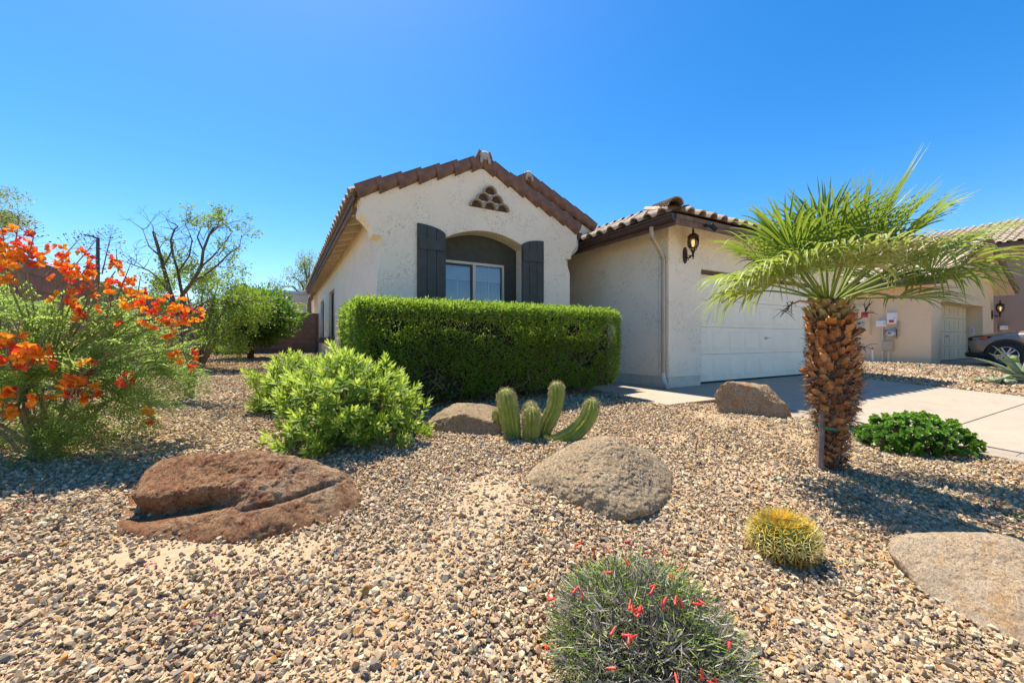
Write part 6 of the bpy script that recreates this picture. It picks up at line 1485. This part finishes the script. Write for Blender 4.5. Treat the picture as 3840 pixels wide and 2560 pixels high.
# background trees
def cloud_tree(name, label, px, py, d, rx, rz, nleaf, L, mat, seed, hang=.3, trunk_r=.15):
    c = at_d(px, py, d); gz_ = tz(c.x, c.y); t = thing(name, label, 'tree', (c.x, c.y, gz_)); r_ = random.Random(seed); mb = MB(); tips = []
    mb.tube([(c.x, c.y, gz_-.2), (c.x, c.y, c.z-rz*.5)], [trunk_r, trunk_r*.7], 8)
    lobes = [(c+Vector((r_.gauss(0, .5)*rx, r_.gauss(0, .5)*rx, r_.gauss(0, .42)*rz)), r_.uniform(.28, .5)) for k in range(16)]
    for q, s in lobes: mb.tube([(c.x, c.y, c.z-rz*.6), (c.x*.5+q.x*.5, c.y*.5+q.y*.5, c.z*.6+q.z*.4), q], [trunk_r*.5, trunk_r*.3, .02], 5)
    mb.build('trunk', M['bark'], t); P = []; D = []
    while len(P) < nleaf:
        q, s = r_.choice(lobes); v = Vector((r_.gauss(0, 1), r_.gauss(0, 1), r_.gauss(0, 1))).normalized()*r_.random()**.5*s
        P.append((q+Vector((v.x*rx, v.y*rx, v.z*rz)))[:]); D.append((r_.gauss(0, .6), r_.gauss(0, .6), r_.gauss(-hang, .5)))
    P = np.array(P); n = len(P); Ls = rng.uniform(.6, 1.3, n)*L; nz = np.array([noise.noise(Vector(p)*1.3) for p in P])
    foliage('crown', P, np.array(D), Ls, Ls*.3, mat, t, np.clip(.5+.5*nz+rng.normal(size=n)*.12, 0, 1))
cloud_tree('mesquite_tree', 'light green feathery tree top at the far left edge', -130, 800, 13, 1.7, .75, 12000, .09, M['leafM'], 3)
cloud_tree('mesquite_tree', 'grey-green drooping tree behind the house eave', 1160, 1075, 30, 1.9, 1.9, 6500, .17, M['leafM'], 5, .9, .2)
cloud_tree('garden_tree', 'green tree tops behind the left block wall', 610, 1130, 17, 1.1, .6, 4000, .08, M['leafA'], 7)
# ------------------------------------------------------------------ parked SUV next door (nose towards its garage)
def car():
    x0 = 19.12; nose = 4.05; zc = neigh_z(3.2)+.02
    t = thing('parked_suv', 'grey-beige sport utility car parked nose-in next door', 'car', (x0+.93, nose-2.3, float(zc)))
    mw = Matrix.Translation((x0+.93, nose, float(zc))) @ Matrix.Rotation(math.radians(-2.0), 4, 'Z')   # local y: 0 at the nose, negative to the rear; x = -0.93 is the visible left side
    m, n, out = new_mat('bronze_grey_paint'); p = N(n, 'ShaderNodeBsdfPrincipled'); p.inputs['Base Color'].default_value = (.23, .19, .155, 1); p.inputs['Metallic'].default_value = .35; p.inputs['Roughness'].default_value = .28
    p.inputs['Coat Weight'].default_value = .6; p.inputs['Coat Roughness'].default_value = .06; n.links.new(p.outputs[0], out.inputs[0]); paint = m
    # stations along the car: y, [(half width, z) from sill to roof centre]
    st = [(-.00, [(.50, .42), (.60, .50), (.66, .66), (.66, .80), (.60, .88), (.45, .91), (.0, .93)]),
          (-.10, [(.72, .32), (.80, .44), (.84, .62), (.83, .82), (.76, .95), (.50, .98), (.0, 1.00)]),
          (-.35, [(.84, .28), (.90, .42), (.92, .64), (.90, .88), (.82, .99), (.52, 1.03), (.0, 1.05)]),
          (-.90, [(.88, .26), (.92, .42), (.93, .68), (.92, .95), (.84, 1.04), (.54, 1.09), (.0, 1.11)]),
          (-1.35, [(.88, .26), (.92, .42), (.93, .70), (.92, .98), (.84, 1.06), (.60, 1.13), (.0, 1.15)]),
          (-1.95, [(.88, .26), (.92, .42), (.93, .70), (.92, .98), (.84, 1.06), (.70, 1.42), (.0, 1.50)]),
          (-2.35, [(.88, .26), (.92, .42), (.93, .70), (.92, .98), (.84, 1.06), (.66, 1.60), (.0, 1.66)]),
          (-3.60, [(.88, .26), (.92, .42), (.93, .70), (.92, 1.0), (.84, 1.08), (.66, 1.60), (.0, 1.66)]),
          (-4.30, [(.86, .28), (.90, .42), (.92, .70), (.90, 1.0), (.82, 1.08), (.62, 1.50), (.0, 1.56)]),
          (-4.60, [(.78, .40), (.84, .50), (.86, .72), (.84, 1.0), (.78, 1.08), (.60, 1.30), (.0, 1.34)])]
    mb = MB(); k = len(st[0][1])
    for y, pr in st:
        full = [(-x, z) for x, z in pr]+[(x, z) for x, z in reversed(pr[:-1])]
        mb.v += [(x, y, z) for x, z in full]
    m_ = 2*k-1
    for i in range(len(st)-1):
        for j in range(m_-1): a = i*m_+j; mb.f.append((a, a+1, a+m_+1, a+m_))
        mb.f.append((i*m_+m_-1, i*m_, (i+1)*m_, (i+1)*m_+m_-1))
    mb.f.append(tuple(range(m_))); mb.f.append(tuple((len(st)-1)*m_+j for j in range(m_)))
    me = mb.mesh('body', paint, True); o = ob('body', me, t, mw); sd = o.modifiers.new('s', 'SUBSURF'); sd.levels = sd.render_levels = 2
    W[o.name] = mw; body = o
    glass = M['darkglass']
    for s in (-1, 1):
        q = MB(); q.v = [(s*.845, -1.62, 1.08), (s*.85, -3.9, 1.10), (s*.70, -3.75, 1.50), (s*.70, -2.35, 1.52)]; q.f = [(0, 1, 2, 3)]; q.build('side_window', glass, body, mw=mw)
        lamp = MB(); pts = [(-.70, -.045, .80), (-.80, -.10, .795), (-.915, -.44, .86), (-.90, -.56, .93), (-.84, -.30, .955), (-.72, -.06, .905)]
        lamp.v = [(-s*x, y+.02 if abs(x) < .75 else y, z) for x, y, z in pts]+[(-s*x*.94, y-.05, z) for x, y, z in pts]; kk = len(pts); lamp.f = [tuple(range(kk))]+[(i, (i+1) % kk, kk+(i+1) % kk, kk+i) for i in range(kk)]
        lamp.v = [(x*1.018, y+.004, z) for x, y, z in lamp.v]
        hl_ = lamp.build('headlight', M['black'], body, mw=mw)
        MB().box(-.02, .02, -.06, .06, -.03, .03, Matrix.Translation((s*.925, -.43, .89)) @ Matrix.Rotation(s*.25, 4, 'Z')).build('turn_signal', plain('amber_lens', (.55, .10, .03), .25), hl_, mw=mw)
        MB().box(-.05, .05, -.012, .012, -.09, .09, Matrix.Translation((s*.70, -.055, .56)) @ Matrix.Rotation(-s*.7, 4, 'Z')).build('fog_recess', M['black'], body, mw=mw)
    MB().box(-.55, .55, -.03, .006, .66, .80).build('grille', M['black'], body, mw=mw)
    MB().box(-.50, .50, -.03, .004, .42, .56).build('lower_grille', M['black'], body, mw=mw)
    lip = MB(); lip.tube([(-.90, -.55, .32), (-.90, -.30, .33), (-.78, -.06, .35), (-.5, .03, .36), (.5, .03, .36), (.78, -.06, .35), (.90, -.30, .33), (.90, -.55, .32)], .075, 8); lip.build('bumper_skirt', M['black'], body, mw=mw)
    tyre = MB(); rim = MB()
    for s in (-1, 1):
        for y in (-.88, -3.58):
            Mr = Matrix.Rotation(-s*PI/2, 4, 'Y'); c = (s*.80, y, .365); 
            MB().lathe([(.43, -.06), (.47, .05), (.475, .155), (.455, .16), (.44, .10), (.42, .02)], (s*.79, y, .37), 28, Matrix.Rotation(s*PI/2, 4, 'Y')).build('arch_cladding', M['black'], body, mw=mw)
            MB().lathe([(.02, .10), (.44, .10), (.44, .145), (.02, .145)], (s*.79, y, .37), 28, Matrix.Rotation(s*PI/2, 4, 'Y')).build('wheel_well_disc', M['black'], body, mw=mw)  # flat black disc stands in for the shaded hollow; body is not cut
            Mw = Matrix.Rotation(s*PI/2, 4, 'Y')
            wh = MB().lathe([(.24, -.06), (.34, -.08), (.365, -.04), (.365, .12), (.345, .165), (.255, .16), (.24, .10)], c, 36, Mw).build('wheel', M['black'], t, True, mw)
            rm = MB().lathe([(.235, .10), (.25, .158), (.24, .165), (.225, .14), (.225, .10)], c, 36, Mw)
            rm.lathe([(.001, .12), (.055, .125), (.06, .16), (.03, .17), (.001, .17)], c, 16, Mw)
            for k in range(10):
                a = 2*PI*k/10; a2 = a+(.10 if k % 2 else -.10)
                pa = Vector((c[0]+s*.15, c[1]+.05*math.cos(a), c[2]+.05*math.sin(a))); pe = Vector((c[0]+s*.152, c[1]+.235*math.cos(a2), c[2]+.235*math.sin(a2))); rm.beam(pa, pe, .035, .02, (s, 0, 0))
            rm.build('rim', M['alloy'], wh, mw=mw)
            MB().lathe([(.001, .04), (.16, .04), (.16, .07), (.001, .07)], c, 24, Mw).build('brake_disc', M['steel'], wh, mw=mw)
    MB().box(-1.02, -.90, -1.75, -1.62, 1.02, 1.16).build('mirror', paint, body, mw=mw)
M['alloy'] = plain('alloy_wheel', (.62, .62, .63), .3, .05, 5, metal=.7)
car()
# ------------------------------------------------------------------ agave and companions right of the driveway
M['agave'] = plain('agave_leaf', (.24, .30, .19), .5, .15, 6, c2=(.17, .23, .13))
def agave(name, label, base, leaves, L, w):
    t = thing(name, label, 'agave', base, 'agaves by the driveway'); b = Vector(base)
    for (az, el, ln, curl) in leaves:
        a = math.radians(az); h = RIGHT*math.cos(a)+AWAY*math.sin(a); mb = MB(); p = b+h*.03+UP*.02; e = math.radians(el); n = 10; side = h.cross(UP).normalized(); th = []
        for i in range(n+1):
            f = i/n; d = h*math.cos(e)+UP*math.sin(e); nn_ = side.cross(d); ww = w*ln*(.75+.6*math.sin(min(1, f*1.9)*PI/2))*(1-f**2.2)+.002
            mb.v += [tuple(p+side*ww*.5+nn_*ww*.22), tuple(p), tuple(p-side*ww*.5+nn_*ww*.22), tuple(p-nn_*ww*.22)]
            if i and i % 1 == 0 and f < .95:
                for s in (-1, 1): th.append((p+side*s*ww*.5+nn_*ww*.22, side*s+d*.3))
            p = p+d*(L*ln/n); e += math.radians(curl)/n
        for i in range(n):
            for k in range(4): q = i*4+k; r_ = i*4+(k+1) % 4; mb.f.append((q, r_, r_+4, q+4))
        o = mb.build('leaf', M['agave'], t, True); V, Fc = leaf_quads(np.array([q[0][:] for q in th]), np.array([q[1][:] for q in th]), .018, .010); ob('thorns', np_mesh('thorns', V, Fc, M['twig']), o)
g = ground(3845, 1432); agave('agave', 'big grey-green agave with toothed leaves at the right edge', (g.x, g.y, tz(g.x, g.y)), [(172, 58, 1.0, -35), (165, 38, 1.0, -45), (196, 30, .95, -60), (185, 12, .9, -25), (150, 70, 1.0, -25), (120, 50, 1, -40), (60, 55, 1, -40), (20, 45, 1, -40), (330, 40, 1, -45), (290, 45, .9, -45), (250, 55, .9, -40), (225, 62, .9, -30)], .95, .13)
for (px, py, s, lb) in ((3733, 1440, .17, 'small blue agave pup left of the big agave'), (3781, 1444, .13, 'tiny green agave pup nearest the big agave'), (3675, 1434, .09, 'tiniest agave sprout furthest left on the gravel')):
    g = ground(px, py); agave('agave', lb, (g.x, g.y, tz(g.x, g.y)), [(a*51, 50+(a*13) % 30, 1, -20) for a in range(7)], s, .2)
g = ground(3802, 1420); cc2 = thing('column_cactus', 'short pale green columnar cactus between the agave leaves', 'cactus', (g.x, g.y, tz(g.x, g.y))); dq = cam_depth(g)
column(cc2, [Vector((g.x, g.y, tz(g.x, g.y)-.03)), at_d(3802, 1390, dq), at_d(3800, 1350, dq), at_d(3795, 1335, dq)], 15/F*dq, 6, sl_=.012, ns=4)
g = ground(3705, 1436); pt = MB().lathe([(.10, -.02), (.13, .02), (.135, .06), (.11, .07)], (g.x, g.y, tz(g.x, g.y)), 14).build('clay_dish', plain('terracotta', (.42, .25, .16), .8), None, True); tag(pt, 'flat clay dish half sunk in the gravel by the agave pups', 'dish')
# ------------------------------------------------------------------ small loose things
def emitter(px, py, h, label):
    g = ground(px, py); t = thing('drip_stake', label, 'drip stake', g); tp = g+RIGHT*.02+UP*h
    MB().tube([g-UP*.02, g.lerp(tp, .5)+RIGHT*.004, tp], .0035, 5).build('tube', M['black'], t); MB().tube([tp, tp+RIGHT*.006+UP*.008], .007, 6).build('head', M['black'], t)
emitter(2605, 1705, .11, 'thin black irrigation tube sticking out of the gravel right of the tan boulder')
emitter(2780, 1560, .09, 'short black drip emitter in front of the angular orange rock')
for (px, py, cl, lb) in ((115, 1925, (.7, .03, .02), 'red petal lying left of the red-brown boulder'), (290, 1762, (.8, .15, .01), 'orange petal in the shade of the flowering bush'), (345, 1748, (.5, .02, .03), 'dark red petal beside the orange one under the bush'), (555, 2130, (.6, .02, .04), 'crimson petal on the bare soil before the red-brown boulder'), (1205, 2420, (.7, .03, .05), 'red petal in the foreground gravel below the ochre stone'), (1620, 2035, (.6, .03, .03), 'small red petal between the two largest boulders'), (2055, 2440, (.75, .05, .02), 'red petal at the left foot of the firecracker plant')):
    g = ground(px, py); V, Fc = leaf_quads(np.repeat(np.array((g+UP*.02)[:])[None], 3, 0), np.array([[1, .2, .15], [-.3, 1, .2], [-.6, -.8, .1]]), .018, .016)
    o = ob('fallen_petal', np_mesh('fallen_petal', V-np.array((g+UP*.02)[:]), Fc, M['petal'], col=np.tile((*cl, 1), (len(V), 1))), None, Matrix.Translation(g+UP*.014)); tag(o, lb, 'petal', 'fallen petals on the gravel')
def weed(px, py, s, label, cl=(.16, .26, .06)):
    g = ground(px, py); n = 26; d = rand_dir(n); d[:, 2] = np.abs(d[:, 2])*.8+.15; V, Fc = leaf_quads(np.repeat(np.array(g[:])[None], n, 0)+rng.normal(size=(n, 3))*np.array([s*.25, s*.25, 0]), d, s*rng.uniform(.5, 1.1, n), s*.14)
    o = ob('weed', np_mesh('weed', V-np.array(g[:]), Fc, M['petal'], col=np.tile((*cl, 1), (len(V), 1))), None, Matrix.Translation(g+UP*.004)); tag(o, label, 'weed')
weed(205, 1945, .05, 'small green weed left of the red-brown boulder'); weed(2060, 1715, .06, 'pale grassy tuft at the foot of the torch cactus', (.34, .36, .14)); weed(3060, 1955, .05, 'grey low weed behind the barrel cactus', (.24, .24, .17)); weed(2960, 2145, .045, 'grey-leaved sprig in front of the barrel cactus', (.34, .36, .26)); weed(3080, 2110, .045, 'green sprig right of the barrel cactus'); weed(3170, 2500, .035, 'tiny weed in the right foreground gravel'); weed(780, 1475, .09, 'flat weed patch right of the half-bare tree trunk', (.18, .22, .07)); weed(3800, 1945, .07, 'green sprig under the palm shadow at the right edge', (.07, .15, .03))
g = ground(3200, 2110); ps = MB()
for k in range(12): p = g+RIGHT*(-.05+.009*k)+UP*(.012+.0005*k)-AWAY*.0035*k; ps.beam(p-AWAY*.008+RIGHT*.0, p+AWAY*.008+RIGHT*.012, .003, .005)
ps = ps.build('cactus_offcut', M['leafA'] if False else plain('green_offcut', (.22, .28, .07), .6), None); tag(ps, 'plaited green plant scrap lying on the gravel right of the barrel cactus', 'plant scrap')
# dry twigs and leaf scraps lying among the stones
n = 2600; d_ = 1.0+5.0*rng.uniform(size=n)**1.6; u_ = rng.uniform(-1.3, 1.2, n); X = d_*(sA+u_*cA); Y = d_*(cA-u_*sA); ok = (X < 5.5) & (Y < 5.5) & (X > -2.6) & ~((X > 4.3) & (Y > 3.4)); X, Y = X[ok], Y[ok]; n = len(X)
az = rng.uniform(0, 2*PI, n); V, Fc = leaf_quads(np.stack([X, Y, terrain(X, Y)+rng.uniform(.010, .020, n)], 1), np.stack([np.cos(az), np.sin(az), rng.normal(0, .12, n)], 1), np.where(rng.uniform(size=n) < .6, rng.uniform(.02, .07, n), rng.uniform(.008, .02, n)), np.where(rng.uniform(size=n) < .6, .0025, .006))
lc = np.array([(.36, .27, .16), (.20, .14, .09), (.44, .36, .24), (.16, .20, .05), (.10, .07, .05), (.40, .10, .30)])[rng.choice(6, n, p=[.3, .25, .2, .12, .1, .03])]
tag(ob('leaf_litter', np_mesh('leaf_litter', V, Fc, M['petal'], col=np.repeat(np.concatenate([lc, np.ones((n, 1))], 1), 4, 0))), 'dry twigs and leaf scraps scattered over the gravel', 'litter', kind='stuff')
NST = lay_gravel()
print('stones', NST, 'objects', len(bpy.data.objects))
